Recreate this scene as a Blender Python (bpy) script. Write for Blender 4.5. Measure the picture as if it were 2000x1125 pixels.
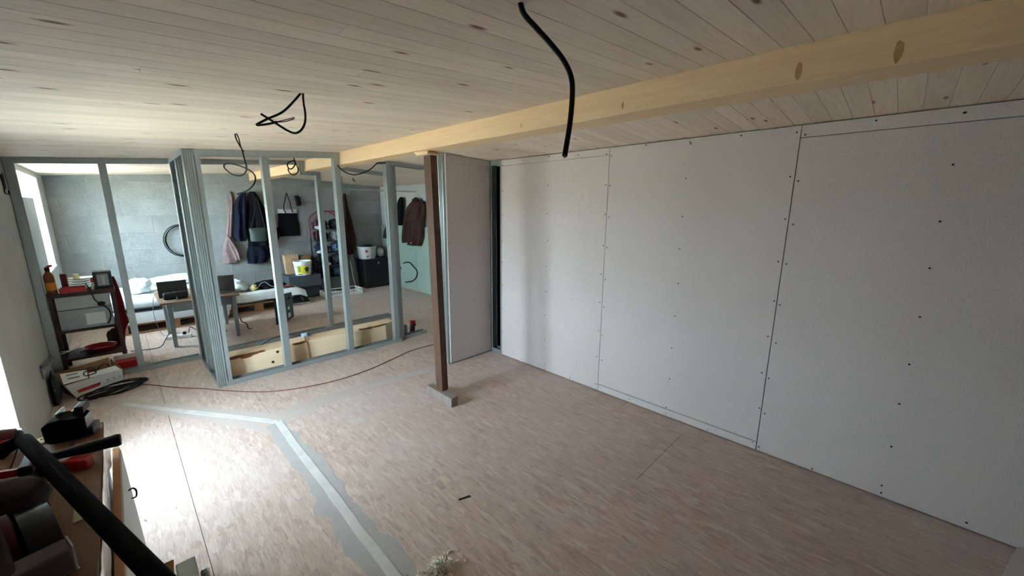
import bpy, math, random
from mathutils import Vector, Matrix, noise

for o in list(bpy.data.objects):
    bpy.data.objects.remove(o)
scene = bpy.context.scene
COL = scene.collection
random.seed(11)

# ------------------------------------------------------------------ camera
cam_data = bpy.data.cameras.new('camera')
cam_data.sensor_width = 36.0
cam_data.lens = 36.0 * 766.194 / 2000.0
cam_data.clip_start = 0.02
cam_data.clip_end = 200
cam = bpy.data.objects.new('camera', cam_data)
COL.objects.link(cam)
yaw, pitch, roll = 0.78970, -0.20246, 0.00371
fwd = Vector((math.sin(yaw) * math.cos(pitch), math.cos(yaw) * math.cos(pitch), math.sin(pitch)))
rgt = Vector((math.cos(yaw), -math.sin(yaw), 0))
upv = rgt.cross(fwd)
r2 = math.cos(roll) * rgt + math.sin(roll) * upv
u2 = -math.sin(roll) * rgt + math.cos(roll) * upv
m = Matrix((r2, u2, -fwd)).transposed().to_4x4()
m.translation = (0, 0, 1.54837)
cam.matrix_world = m
scene.camera = cam

# ------------------------------------------------------------------ sky, exposure
world = bpy.data.worlds.new('overcast_sky')
scene.world = world
world.use_nodes = True
wn = world.node_tree.nodes
wn.clear()
wo = wn.new('ShaderNodeOutputWorld')
bg = wn.new('ShaderNodeBackground')
bg.inputs['Color'].default_value = (0.69, 0.835, 1.0, 1)
bg.inputs['Strength'].default_value = 28.0
world.node_tree.links.new(bg.outputs[0], wo.inputs[0])
scene.view_settings.view_transform = 'Standard'
scene.view_settings.look = 'None'
scene.view_settings.gamma = 1.0
scene.view_settings.use_curve_mapping = False
scene.view_settings.exposure = 1.2
try:
    scene.cycles.max_bounces = 14
    scene.cycles.diffuse_bounces = 10
except Exception:
    pass

# geometry of the room
XL, XW, YB, XR = -0.53, 2.7544, 7.62, 3.90      # left wall, right wall, back wall, rear right wall
XB0, XB1, ZB = 1.659, 1.82, 1.9546              # ceiling beam
def zl(x): return 2.0701 - 0.0722 * (1.659 - x)     # underside of the ceiling left of the beam
def zr(x): return 2.0036 + 0.0533 * (2.7544 - x)    # and right of it
def zc(x): return zl(x) if x < 1.74 else zr(x)
WIN_NEAR = (2.48, 3.37, 0.31, 1.52)             # y0 y1 z0 z1 of the near window opening
WIN_REAR = (5.30, 6.97, 0.86, 1.86)

sun_data = bpy.data.lights.new('sun', 'SUN')
sun_data.energy = 56.0
sun_data.angle = 0.02
sun_data.color = (1.0, 0.93, 0.82)
sun = bpy.data.objects.new('sun', sun_data)
COL.objects.link(sun)
sun.rotation_euler = (0, math.radians(32), 0)      # from behind the house, over the roof

def portal(name, y0, y1, z0, z1):
    ld = bpy.data.lights.new(name, 'AREA')
    ld.shape = 'RECTANGLE'
    ld.size = z1 - z0
    ld.size_y = y1 - y0
    ld.cycles.is_portal = True
    o = bpy.data.objects.new(name, ld)
    COL.objects.link(o)
    o.location = (XL - 0.31, (y0 + y1) / 2, (z0 + z1) / 2)
    o.rotation_euler = (0, -math.pi / 2, 0)
    return o
portal('window_light', *WIN_NEAR)
portal('window_light', *WIN_REAR)

# ------------------------------------------------------------------ helpers
def catmull(pts, n=6, closed=False):
    P = [Vector(p) for p in pts]
    out = []
    N = len(P)
    rng = range(N if closed else N - 1)
    for i in rng:
        if closed:
            p0, p1, p2, p3 = P[(i - 1) % N], P[i], P[(i + 1) % N], P[(i + 2) % N]
        else:
            p0, p1, p2, p3 = P[max(i - 1, 0)], P[i], P[i + 1], P[min(i + 2, N - 1)]
        for k in range(n):
            t = k / n
            out.append(0.5 * ((2 * p1) + (p2 - p0) * t + (2 * p0 - 5 * p1 + 4 * p2 - p3) * t * t + (3 * p1 - p0 - 3 * p2 + p3) * t ** 3))
    if not closed:
        out.append(P[-1])
    return out

class MB:
    def __init__(s):
        s.V = []
        s.F = []
    def add(s, vs, fs):
        n = len(s.V)
        s.V += [tuple(v) for v in vs]
        s.F += [tuple(i + n for i in f) for f in fs]
        return s
    def box(s, x0, x1, y0, y1, z0, z1):
        return s.add([(x0, y0, z0), (x1, y0, z0), (x1, y1, z0), (x0, y1, z0), (x0, y0, z1), (x1, y0, z1), (x1, y1, z1), (x0, y1, z1)],
                     [(0, 3, 2, 1), (4, 5, 6, 7), (0, 1, 5, 4), (1, 2, 6, 5), (2, 3, 7, 6), (3, 0, 4, 7)])
    def obox(s, c, ux, uy, uz, hx, hy, hz):
        c = Vector(c); ux = Vector(ux).normalized(); uy = Vector(uy).normalized(); uz = Vector(uz).normalized()
        vs = []
        for dz in (-1, 1):
            for dx, dy in ((-1, -1), (1, -1), (1, 1), (-1, 1)):
                vs.append(c + ux * hx * dx + uy * hy * dy + uz * hz * dz)
        return s.add(vs, [(0, 3, 2, 1), (4, 5, 6, 7), (0, 1, 5, 4), (1, 2, 6, 5), (2, 3, 7, 6), (3, 0, 4, 7)])
    def bar(s, a, b, w, h, up=(0, 0, 1)):
        a = Vector(a); b = Vector(b); d = (b - a).normalized()
        side = d.cross(Vector(up))
        if side.length < 1e-4:
            side = d.cross(Vector((1, 0, 0)))
        side.normalize()
        u = side.cross(d)
        return s.obox((a + b) / 2, d, side, u, (b - a).length / 2, w / 2, h / 2)
    def tube(s, pts, r, n=8, closed=False, caps=True):
        P = [Vector(p) for p in pts]
        N = len(P)
        rr = r if isinstance(r, (list, tuple)) else [r] * N
        vs, fs = [], []
        prev = None
        for i in range(N):
            if closed:
                t = P[(i + 1) % N] - P[i - 1]
            else:
                t = P[min(i + 1, N - 1)] - P[max(i - 1, 0)]
            if t.length < 1e-9:
                t = Vector((0, 0, 1))
            t.normalize()
            if prev is None:
                ref = Vector((0, 0, 1)) if abs(t.z) < 0.9 else Vector((1, 0, 0))
                a = ref.cross(t).normalized()
            else:
                a = prev - t * prev.dot(t)
                a = a.normalized() if a.length > 1e-6 else Vector((1, 0, 0))
            prev = a
            b = t.cross(a)
            for k in range(n):
                th = 2 * math.pi * k / n
                vs.append(P[i] + (a * math.cos(th) + b * math.sin(th)) * rr[i])
        M = N if closed else N - 1
        for i in range(M):
            j = (i + 1) % N
            for k in range(n):
                l = (k + 1) % n
                fs.append((i * n + k, i * n + l, j * n + l, j * n + k))
        if caps and not closed:
            fs.append(tuple(range(n - 1, -1, -1)))
            fs.append(tuple((N - 1) * n + k for k in range(n)))
        return s.add(vs, fs)
    def lathe(s, prof, c=(0, 0, 0), n=24, axis=(0, 0, 1), cap0=True, cap1=True, arc=2 * math.pi):
        c = Vector(c); az = Vector(axis).normalized()
        ref = Vector((1, 0, 0)) if abs(az.x) < 0.9 else Vector((0, 1, 0))
        ax = (ref - az * ref.dot(az)).normalized()
        ay = az.cross(ax)
        vs, fs = [], []
        for r, z in prof:
            for k in range(n):
                th = arc * k / n
                vs.append(c + az * z + (ax * math.cos(th) + ay * math.sin(th)) * r)
        for i in range(len(prof) - 1):
            for k in range(n):
                l = (k + 1) % n
                fs.append((i * n + k, i * n + l, (i + 1) * n + l, (i + 1) * n + k))
        if cap0:
            fs.append(tuple(range(n - 1, -1, -1)))
        if cap1:
            fs.append(tuple((len(prof) - 1) * n + k for k in range(n)))
        return s.add(vs, fs)
    def prism(s, poly, o, U, V, W, h):
        o = Vector(o); U = Vector(U); V = Vector(V); W = Vector(W)
        n = len(poly)
        vs = [o + U * a + V * b for a, b in poly] + [o + U * a + V * b + W * h for a, b in poly]
        fs = [tuple(range(n - 1, -1, -1)), tuple(range(n, 2 * n))]
        for i in range(n):
            j = (i + 1) % n
            fs.append((i, j, n + j, n + i))
        return s.add(vs, fs)
    def ribbon(s, line, t, o, U, V, W, h):
        """open polyline given a thickness t and extruded by h along W"""
        n = len(line)
        off = []
        for i in range(n):
            a = Vector(line[max(i - 1, 0)]); b = Vector(line[min(i + 1, n - 1)])
            d = (b - a)
            d = d.normalized() if d.length else Vector((1, 0))
            off.append((line[i][0] - d.y * t, line[i][1] + d.x * t))
        o = Vector(o); U = Vector(U); V = Vector(V); W = Vector(W)
        pts = list(line) + off
        vs = [o + U * a + V * b for a, b in pts] + [o + U * a + V * b + W * h for a, b in pts]
        fs = []
        m2 = 2 * n
        for i in range(n - 1):
            fs.append((i, i + 1, m2 + i + 1, m2 + i))
            fs.append((n + i, m2 + n + i, m2 + n + i + 1, n + i + 1))
            fs.append((i, n + i, n + i + 1, i + 1))
            fs.append((m2 + i, m2 + i + 1, m2 + n + i + 1, m2 + n + i))
        fs.append((0, m2, m2 + n, n))
        fs.append((n - 1, 2 * n - 1, m2 + 2 * n - 1, m2 + n - 1))
        return s.add(vs, fs)
    def grid(s, f, nu, nv, flip=False):
        vs = [f(i / nu, j / nv) for j in range(nv + 1) for i in range(nu + 1)]
        fs = []
        for j in range(nv):
            for i in range(nu):
                a = j * (nu + 1) + i
                q = (a, a + 1, a + nu + 2, a + nu + 1)
                fs.append(q[::-1] if flip else q)
        return s.add(vs, fs)
    def sheet(s, f, nu, nv, t):
        """a closed slab: surface f and the same surface moved by vector t"""
        t = Vector(t)
        g = [Vector(f(i / nu, j / nv)) for j in range(nv + 1) for i in range(nu + 1)]
        n = len(g)
        vs = g + [p + t for p in g]
        fs = []
        w = nu + 1
        for j in range(nv):
            for i in range(nu):
                a = j * w + i
                fs.append((a, a + 1, a + w + 1, a + w))
                fs.append((n + a, n + a + w, n + a + w + 1, n + a + 1))
        for i in range(nu):
            fs.append((i, n + i, n + i + 1, i + 1))
            a = nv * w + i
            fs.append((a, a + 1, n + a + 1, n + a))
        for j in range(nv):
            a = j * w
            fs.append((a, a + w, n + a + w, n + a))
            a = j * w + nu
            fs.append((a, n + a, n + a + w, a + w))
        return s.add(vs, fs)
    def blob(s, c, r, seed=0, amp=0.2, freq=2.0, nu=20, nv=12, flat=None):
        c = Vector(c)
        vs, fs = [], []
        for j in range(nv + 1):
            ph = math.pi * j / nv
            for i in range(nu):
                th = 2 * math.pi * i / nu
                d = Vector((math.sin(ph) * math.cos(th), math.sin(ph) * math.sin(th), math.cos(ph)))
                k = 1 + amp * noise.noise(d * freq + Vector((seed * 3.1, seed * 1.7, seed)))
                p = Vector((c.x + d.x * r[0] * k, c.y + d.y * r[1] * k, c.z + d.z * r[2] * k))
                if flat is not None and p.z < flat:
                    p.z = flat
                vs.append(p)
        for j in range(nv):
            for i in range(nu):
                l = (i + 1) % nu
                fs.append((j * nu + i, (j + 1) * nu + i, (j + 1) * nu + l, j * nu + l))
        return s.add(vs, fs)
    def hang(s, rows, base, depth, axis='x', sign=-1, n=26, nf=5, fold=0.22, seed=0, fine=4):
        """hanging cloth: rows of (z, left, right) from the top down, bellied out of a wall plane"""
        R = catmull([Vector(r) for r in rows], fine)
        vs, fs = [], []
        for i, r in enumerate(R):
            z, a, b = r
            cx, hw = (a + b) / 2, abs(b - a) / 2
            for k in range(n):
                th = 2 * math.pi * k / n
                u, v = math.cos(th), math.sin(th)
                rp = 1 + fold * math.sin(nf * th + seed + i * 0.13) + 0.25 * fold * math.sin(11 * th + seed * 2 - i * 0.3)
                dz = min(1.0, 0.35 + i / max(1, len(R)) * 1.4)
                off = depth * dz * (v * rp if v > 0 else 0.12 * v) + depth * 0.16
                q = cx + hw * u * (1 + 0.05 * math.sin(seed + i * 0.7))
                p = (q, base + sign * off, z) if axis == 'x' else (base + sign * off, q, z)
                vs.append(p)
        m_ = len(R)
        for i in range(m_ - 1):
            for k in range(n):
                l = (k + 1) % n
                fs.append((i * n + k, i * n + l, (i + 1) * n + l, (i + 1) * n + k))
        fs.append(tuple(range(n)))
        fs.append(tuple((m_ - 1) * n + k for k in range(n - 1, -1, -1)))
        return s.add(vs, fs)
    def mesh(s, name, mat=None, bevel=0, smooth=False, seg=2):
        import bmesh
        me = bpy.data.meshes.new(name)
        me.from_pydata(s.V, [], s.F)
        bm = bmesh.new()
        bm.from_mesh(me)
        bmesh.ops.recalc_face_normals(bm, faces=bm.faces)
        if bevel:
            bmesh.ops.bevel(bm, geom=list(bm.edges), offset=bevel, segments=seg, affect='EDGES', profile=0.5)
        if smooth:
            for f in bm.faces:
                f.smooth = True
            for e in bm.edges:
                if len(e.link_faces) == 2 and e.calc_face_angle(0) > 0.7:
                    e.smooth = False
        bm.to_mesh(me)
        bm.free()
        if mat:
            me.materials.append(mat)
        return me
    def build(s, name, mat, parent=None, bevel=0, smooth=False, kind=None, label=None, seg=2):
        o = bpy.data.objects.new(name, s.mesh(name, mat, bevel, smooth, seg))
        COL.objects.link(o)
        if parent:
            o.parent = parent
            # parents sit at a base point: keep the part where it was modelled
            o.matrix_parent_inverse = parent.matrix_world.inverted()
        if kind:
            o['kind'] = kind
        if label:
            o['label'] = label
        return o

def tag(o, label, cat, group=None, kind=None):
    o['label'] = label
    o['category'] = cat
    if group:
        o['group'] = group
    if kind:
        o['kind'] = kind
    return o

def thing(name, loc, label, cat, group=None):
    e = bpy.data.objects.new(name, None)
    e.empty_display_size = 0.05
    COL.objects.link(e)
    e.location = loc
    e.matrix_world = Matrix.Translation(Vector(loc))
    return tag(e, label, cat, group)

def struct(name, loc=(0, 0, 0)):
    e = bpy.data.objects.new(name, None)
    COL.objects.link(e)
    e['kind'] = 'structure'
    return e

# ------------------------------------------------------------------ materials
def srgb(r, g, b):
    f = lambda c: c / 12.92 if c <= 0.04045 else ((c + 0.055) / 1.055) ** 2.4
    return (f(r / 255), f(g / 255), f(b / 255), 1)

class Nodes:
    def __init__(s, name):
        s.m = bpy.data.materials.new(name)
        s.m.use_nodes = True
        s.t = s.m.node_tree
        s.n = s.t.nodes
        s.b = s.n['Principled BSDF']
        s.out = s.n['Material Output']
    def new(s, typ, **kw):
        nd = s.n.new(typ)
        for k, v in kw.items():
            setattr(nd, k, v)
        return nd
    def link(s, a, b):
        s.t.links.new(a, b)
    def coords(s, scale=(1, 1, 1), rot=(0, 0, 0), rnd=0.0, kind='Object'):
        tc = s.new('ShaderNodeTexCoord')
        mp = s.new('ShaderNodeMapping')
        mp.inputs['Scale'].default_value = scale
        mp.inputs['Rotation'].default_value = rot
        src = tc.outputs[kind]
        if rnd:
            oi = s.new('ShaderNodeObjectInfo')
            mul = s.new('ShaderNodeMath', operation='MULTIPLY')
            mul.inputs[1].default_value = rnd
            s.link(oi.outputs['Random'], mul.inputs[0])
            va = s.new('ShaderNodeVectorMath', operation='ADD')
            s.link(src, va.inputs[0])
            s.link(mul.outputs[0], va.inputs[1])
            src = va.outputs[0]
        s.link(src, mp.inputs['Vector'])
        return mp.outputs[0]
    def noise(s, vec, scale=5, detail=4, rough=0.55, dist=0):
        nd = s.new('ShaderNodeTexNoise')
        nd.inputs['Scale'].default_value = scale
        nd.inputs['Detail'].default_value = detail
        nd.inputs['Roughness'].default_value = rough
        nd.inputs['Distortion'].default_value = dist
        s.link(vec, nd.inputs['Vector'])
        return nd.outputs['Fac']
    def ramp(s, fac, stops):
        r = s.new('ShaderNodeValToRGB')
        els = r.color_ramp.elements
        while len(els) < len(stops):
            els.new(0.5)
        for e, (p, c) in zip(els, stops):
            e.position = p
            e.color = c if len(c) == 4 else (*c, 1)
        s.link(fac, r.inputs['Fac'])
        return r.outputs['Color']
    def mix(s, fac, a, b, mode='MIX'):
        mx = s.new('ShaderNodeMix', data_type='RGBA', blend_type=mode)
        for sock, v in ((mx.inputs[0], fac), (mx.inputs[6], a), (mx.inputs[7], b)):
            if isinstance(v, bpy.types.NodeSocket):
                s.link(v, sock)
            else:
                sock.default_value = v
        return mx.outputs[2]
    def bump(s, h, strength=0.3, dist=0.002):
        b = s.new('ShaderNodeBump')
        b.inputs['Strength'].default_value = strength
        b.inputs['Distance'].default_value = dist
        s.link(h, b.inputs['Height'])
        s.link(b.outputs[0], s.b.inputs['Normal'])
    def col(s, c):
        if isinstance(c, bpy.types.NodeSocket):
            s.link(c, s.b.inputs['Base Color'])
        else:
            s.b.inputs['Base Color'].default_value = c

_cache = {}
def plain(name, rgb, rough=0.6, metal=0.0, var=0.12, scale=18, bump=0.15, rnd=3.0, bumpscale=None, spec=0.4, sheen=0):
    """a paint, plastic, cloth or metal with a little mottling and fine relief"""
    if name in _cache:
        return _cache[name]
    k = Nodes(name)
    v = k.coords(rnd=rnd)
    n1 = k.noise(v, scale, 5)
    c = srgb(*rgb)
    d = tuple(x * (1 - var) for x in c[:3]) + (1,)
    e = tuple(min(1, x * (1 + var)) for x in c[:3]) + (1,)
    k.col(k.ramp(n1, [(0.3, d), (0.7, e)]))
    k.b.inputs['Roughness'].default_value = rough
    k.b.inputs['Metallic'].default_value = metal
    k.b.inputs['Specular IOR Level'].default_value = spec
    if sheen:
        k.b.inputs['Sheen Weight'].default_value = sheen
    if bump:
        k.bump(k.noise(v, bumpscale or scale * 6, 3), bump, 0.0015)
    _cache[name] = k.m
    return k.m

def cloth(name, rgb, var=0.25):
    return plain(name, rgb, 0.95, 0, var, 14, 0.5, 5.0, 160, 0.1, 0)

def make_plank(name, base, dark, knotc, along='x', knots=0.5, rnd=40.0, amt=0.55, seamless=False):
    k = Nodes(name)
    sx, sy = (1, 14) if along == 'x' else (14, 1)
    v = k.coords((sx, sy, 14), rnd=rnd)
    v2 = k.coords((sx * 0.5, sy * 0.5, 6), rnd=rnd)
    g = k.noise(v, 3.0, 6, 0.6, 1.2)
    g2 = k.noise(v2, 9.0, 4, 0.6, 0.6)
    c1 = k.ramp(g, [(0.30, dark), (0.62, base)])
    c = k.mix(amt, base, c1)
    c = k.mix(0.35, c, k.ramp(g2, [(0.35, dark), (0.6, base)]))
    # each board its own shade
    oi = k.new('ShaderNodeObjectInfo')
    sh = k.ramp(oi.outputs['Random'], [(0.0, (0.90, 0.89, 0.88, 1)), (1.0, (1.04, 1.035, 1.03, 1))])
    c = k.mix(1.0, c, sh, 'MULTIPLY')
    # knots
    kx, ky = (2.6, 9.0) if along == 'x' else (9.0, 2.6)
    vk = k.coords((kx, ky, 3), rnd=rnd)
    vo = k.new('ShaderNodeTexVoronoi', voronoi_dimensions='2D')
    vo.inputs['Scale'].default_value = 1.0
    k.link(vk, vo.inputs['Vector'])
    vw = k.noise(vk, 4, 2)
    ad = k.new('ShaderNodeMath', operation='MULTIPLY_ADD')
    k.link(vw, ad.inputs[0]); ad.inputs[1].default_value = 0.10
    k.link(vo.outputs['Distance'], ad.inputs[2])
    hit = k.ramp(ad.outputs[0], [(0.085, (1, 1, 1, 1)), (0.15, (0, 0, 0, 1))])
    sel = k.new('ShaderNodeSeparateColor')
    k.link(vo.outputs['Color'], sel.inputs[0])
    gt = k.new('ShaderNodeMath', operation='LESS_THAN')
    gt.inputs[1].default_value = knots
    k.link(sel.outputs[0], gt.inputs[0])
    mu = k.new('ShaderNodeMath', operation='MULTIPLY')
    k.link(hit, mu.inputs[0]); k.link(gt.outputs[0], mu.inputs[1])
    c = k.mix(mu.outputs[0], c, knotc)
    k.col(c)
    k.b.inputs['Roughness'].default_value = 0.62
    k.b.inputs['Specular IOR Level'].default_value = 0.3
    k.bump(g, 0.12, 0.001)
    return k.m

def make_osb(name):
    k = Nodes(name)
    base = None
    lay = []
    grains = []
    for i, (rot, sc) in enumerate(((0.30, (40, 9.5, 1)), (-0.42, (46, 10.5, 1)), (0.95, (36, 10, 1)), (0.02, (66, 15, 1)), (-0.9, (52, 13, 1)))):
        v = k.coords(sc, (0, 0, rot), kind='Object')
        wob = k.new('ShaderNodeTexNoise'); wob.inputs['Scale'].default_value = 1.3; wob.inputs['Detail'].default_value = 3
        k.link(v, wob.inputs['Vector'])
        vm = k.new('ShaderNodeVectorMath', operation='MULTIPLY_ADD')
        k.link(wob.outputs['Color'], vm.inputs[0]); vm.inputs[1].default_value = (1.3, 1.3, 0); k.link(v, vm.inputs[2])
        vo = k.new('ShaderNodeTexVoronoi', voronoi_dimensions='2D')
        vo.inputs['Scale'].default_value = 1.0
        k.link(vm.outputs[0], vo.inputs['Vector'])
        sp = k.new('ShaderNodeSeparateColor'); k.link(vo.outputs['Color'], sp.inputs[0])
        lay.append((sp, vo))
        vg = k.coords((sc[0] * 3.2, sc[1] * 0.9, 1), (0, 0, rot), kind='Object')
        grains.append(k.noise(vg, 1.0, 4, 0.65, 0.7))
    tan = [(0.0, srgb(158, 134, 122)), (0.25, srgb(179, 156, 144)), (0.8, srgb(194, 171, 159)), (1.0, srgb(214, 197, 187))]
    gcol = [(0.3, srgb(146, 121, 108)), (0.7, srgb(214, 194, 181))]
    cols = [k.mix(0.5, k.ramp(sp.outputs[0], tan), k.ramp(g_, gcol)) for (sp, vo), g_ in zip(lay, grains)]
    c = cols[0]
    for i in range(1, 5):
        g = k.new('ShaderNodeMath', operation='GREATER_THAN'); g.inputs[1].default_value = 0.62
        k.link(lay[i][0].outputs[1], g.inputs[0])
        c = k.mix(g.outputs[0], c, cols[i])
    fg = grains[0]
    # plaster dust, trodden in
    vd = k.coords((1, 1, 1))
    dn = k.noise(vd, 1.1, 7, 0.65, 0.4)
    dm = k.ramp(dn, [(0.42, (0, 0, 0, 1)), (0.75, (0.5, 0.5, 0.5, 1))])
    c = k.mix(dm, c, srgb(196, 188, 180))
    # dark chips
    vc = k.coords((34, 14, 1), (0, 0, 0.7))
    cn = k.noise(vc, 1.0, 2, 0.5, 2.0)
    cm = k.ramp(cn, [(0.735, (0, 0, 0, 1)), (0.77, (0.8, 0.8, 0.8, 1))])
    c = k.mix(cm, c, srgb(86, 66, 54))
    k.col(c)
    k.b.inputs['Roughness'].default_value = 0.58
    k.b.inputs['Specular IOR Level'].default_value = 0.35
    ad = k.new('ShaderNodeMath', operation='ADD')
    k.link(lay[0][0].outputs[0], ad.inputs[0]); k.link(fg, ad.inputs[1])
    k.bump(ad.outputs[0], 0.25, 0.0012)
    return k.m

def make_board(name, rgb, rgb2):
    k = Nodes(name)
    v = k.coords(rnd=4.0)
    n1 = k.noise(v, 1.3, 6, 0.6)
    n2 = k.noise(v, 220, 2, 0.5)
    c = k.ramp(n1, [(0.3, srgb(*rgb)), (0.7, srgb(*rgb2))])
    c = k.mix(0.10, c, k.ramp(n2, [(0.4, (0.1, 0.1, 0.1, 1)), (0.6, (0.9, 0.9, 0.9, 1))]))
    k.col(c)
    k.b.inputs['Roughness'].default_value = 0.85
    k.b.inputs['Specular IOR Level'].default_value = 0.2
    k.bump(n2, 0.15, 0.0006)
    return k.m

def make_galv(name, rgb=(162, 170, 170)):
    k = Nodes(name)
    v = k.coords((1, 1, 0.35), rnd=6.0)
    n1 = k.noise(v, 34, 4)
    c = srgb(*rgb)
    k.col(k.ramp(n1, [(0.3, tuple(x * 0.93 for x in c[:3]) + (1,)), (0.7, tuple(min(1, x * 1.06) for x in c[:3]) + (1,))]))
    k.b.inputs['Metallic'].default_value = 0.6
    rr = k.ramp(k.noise(v, 12, 3), [(0.3, (0.30, 0.30, 0.30, 1)), (0.7, (0.37, 0.37, 0.37, 1))])
    k.link(rr, k.b.inputs['Roughness'])
    return k.m

def make_block(name):
    k = Nodes(name)
    v = k.coords(rnd=9.0)
    n1 = k.noise(v, 3.0, 6, 0.65)
    c = k.ramp(n1, [(0.3, srgb(118, 121, 120)), (0.7, srgb(144, 147, 145))])
    n2 = k.noise(v, 90, 4, 0.7)
    c = k.mix(0.12, c, k.ramp(n2, [(0.35, (0.05, 0.05, 0.05, 1)), (0.6, (0.8, 0.8, 0.8, 1))]))
    k.col(c)
    k.b.inputs['Roughness'].default_value = 0.95
    k.b.inputs['Specular IOR Level'].default_value = 0.1
    k.bump(n2, 0.5, 0.003)
    return k.m

def make_filler(name, rgb, cover):
    """skim of levelling compound that lets some of the board show through"""
    k = Nodes(name)
    v = k.coords()
    n1 = k.noise(v, 7, 7, 0.65)
    c = srgb(*rgb)
    fill = k.ramp(n1, [(0.3, tuple(x * 0.93 for x in c[:3]) + (1,)), (0.7, tuple(x * 1.05 for x in c[:3]) + (1,))])
    k.b.inputs['Roughness'].default_value = 0.8
    v2 = k.coords((2.2, 0.8, 1), (0, 0, 0.3))
    n2 = k.noise(v2, 18, 8, 0.72, 0.5)
    a = k.ramp(n2, [(0.5 - cover * 0.4, (0, 0, 0, 1)), (0.80 - cover * 0.4, (1, 1, 1, 1))])
    k.col(k.mix(a, srgb(184, 163, 151), fill))
    k.bump(n1, 0.3, 0.002)
    return k.m

def make_glass(name):
    k = Nodes(name)
    tr = k.new('ShaderNodeBsdfTransparent')
    tr.inputs['Color'].default_value = (0.93, 0.97, 0.96, 1)
    gl = k.new('ShaderNodeBsdfGlossy')
    gl.inputs['Roughness'].default_value = 0.02
    mx = k.new('ShaderNodeMixShader')
    mx.inputs[0].default_value = 0.05
    k.link(tr.outputs[0], mx.inputs[1]); k.link(gl.outputs[0], mx.inputs[2])
    k.link(mx.outputs[0], k.out.inputs['Surface'])
    return k.m

def make_bark(name, a, b, edge=None):
    k = Nodes(name)
    v = k.coords((16, 16, 1.2))
    n1 = k.noise(v, 3, 6, 0.65, 0.8)
    c = k.ramp(n1, [(0.3, srgb(*a)), (0.7, srgb(*b))])
    v2 = k.coords()
    n2 = k.noise(v2, 26, 5, 0.7)
    c = k.mix(k.ramp(n2, [(0.70, (0, 0, 0, 1)), (0.76, (0.7, 0.7, 0.7, 1))]), c, srgb(180, 150, 120))
    k.col(c)
    k.b.inputs['Roughness'].default_value = 0.55
    k.bump(n1, 0.35, 0.002)
    return k.m

M_PINE = make_plank('pine_ceiling_board', srgb(234, 218, 203), srgb(214, 192, 172), srgb(132, 94, 68), 'x', 0.30)
M_PINER = M_PINE
M_BEAM = make_plank('yellow_spruce_beam', srgb(242, 212, 172), srgb(228, 192, 148), srgb(150, 98, 54), 'y', 0.10, 0.0, 0.6)
M_TIE = make_plank('fresh_sawn_timber', srgb(240, 216, 184), srgb(226, 196, 158), srgb(120, 76, 44), 'x', 0.10, 0.0, 0.5)
M_OSB = make_osb('strand_board')
M_GYP = make_board('plasterboard_paper', (199, 189, 185), (205, 195, 191))
M_GREEN = make_board('moisture_board_green', (126, 148, 132), (134, 156, 140))
M_GALV = make_galv('galvanised_steel')
M_BLOCK = make_block('aerated_concrete')
M_MORTAR = plain('pale_mortar', (158, 161, 159), 0.95, 0, 0.1, 20, 0.4)
M_SKIM = plain('grey_render', (172, 172, 166), 0.9, 0, 0.10, 3.0, 0.35, 0, 60)
M_WHITE = plain('white_paint', (232, 234, 230), 0.5, 0, 0.03, 6, 0.05)
M_GLASS = make_glass('window_glass')
M_POST = make_bark('dark_stained_wood', (62, 38, 26), (104, 70, 50))
M_GREYWOOD = make_bark('weathered_grey_wood', (108, 97, 90), (148, 136, 126))
M_BLACK = plain("black_rubber", (16, 16, 17), 0.6, 0, 0.2, 30, 0.05, 3.0, None, 0.25)
M_DARK = plain('dark_void', (22, 20, 18), 0.95, 0, 0.2, 10, 0.2)
M_ROOF = plain('roof_underlay', (40, 34, 28), 0.95, 0, 0.2, 10, 0.2)
M_TAPE = plain('grey_joint_tape', (194, 190, 185), 0.7, 0, 0.10, 12, 0.3, 0)
M_FILL = make_filler('grey_levelling_compound', (164, 160, 156), 0.7)
M_FILL2 = make_filler('thin_levelling_compound', (176, 171, 166), 0.35)
M_STEEL = plain('bright_steel', (190, 194, 196), 0.25, 1.0, 0.06, 20, 0.03)
M_SCREW = plain('dark_screw', (24, 22, 22), 0.5, 0.4, 0.1, 50, 0)
M_FOAM = plain('expanding_foam', (226, 206, 160), 0.9, 0, 0.1, 40, 0.4)
M_GROUND = plain('gravel_yard', (150, 144, 130), 0.95, 0, 0.2, 1.0, 0.3, 0)
M_CARD = plain('brown_cardboard', (150, 112, 76), 0.85, 0, 0.12, 8, 0.1)
M_CARDW = plain('white_printed_cardboard', (214, 214, 210), 0.6, 0, 0.04, 8, 0.05)
M_REDP = plain('red_print', (176, 52, 44), 0.6, 0, 0.08, 10, 0)
M_RED = plain('red_plastic', (172, 28, 26), 0.35, 0, 0.08, 10, 0.03)
M_PRINT = plain('black_print', (28, 28, 28), 0.6, 0, 0.1, 10, 0)
M_BPLAST = plain('black_plastic', (26, 26, 28), 0.42, 0, 0.12, 30, 0.15)
M_GPLAST = plain('grey_plastic', (120, 124, 126), 0.5, 0, 0.08, 20, 0.1)
M_RUST = plain('brown_painted_steel', (70, 50, 48), 0.55, 0.2, 0.3, 12, 0.3)
M_WHITECLOTH = cloth('white_bedding', (222, 228, 230), 0.06)
M_WPLAST = plain('white_plastic', (226, 228, 226), 0.4, 0, 0.04, 14, 0.1)

# ------------------------------------------------------------------ the setting
def pieces(name, me, parent, loc, rot=(0, 0, 0)):
    o = bpy.data.objects.new(name, me)
    COL.objects.link(o)
    o.parent = parent
    o.location = loc
    o.rotation_euler = rot
    return o

# ground outside, one storey down
g = MB().box(-70, 70, -70, 70, -3.2, -3.0).build('ground', M_GROUND)
g['kind'] = 'structure'

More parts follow.
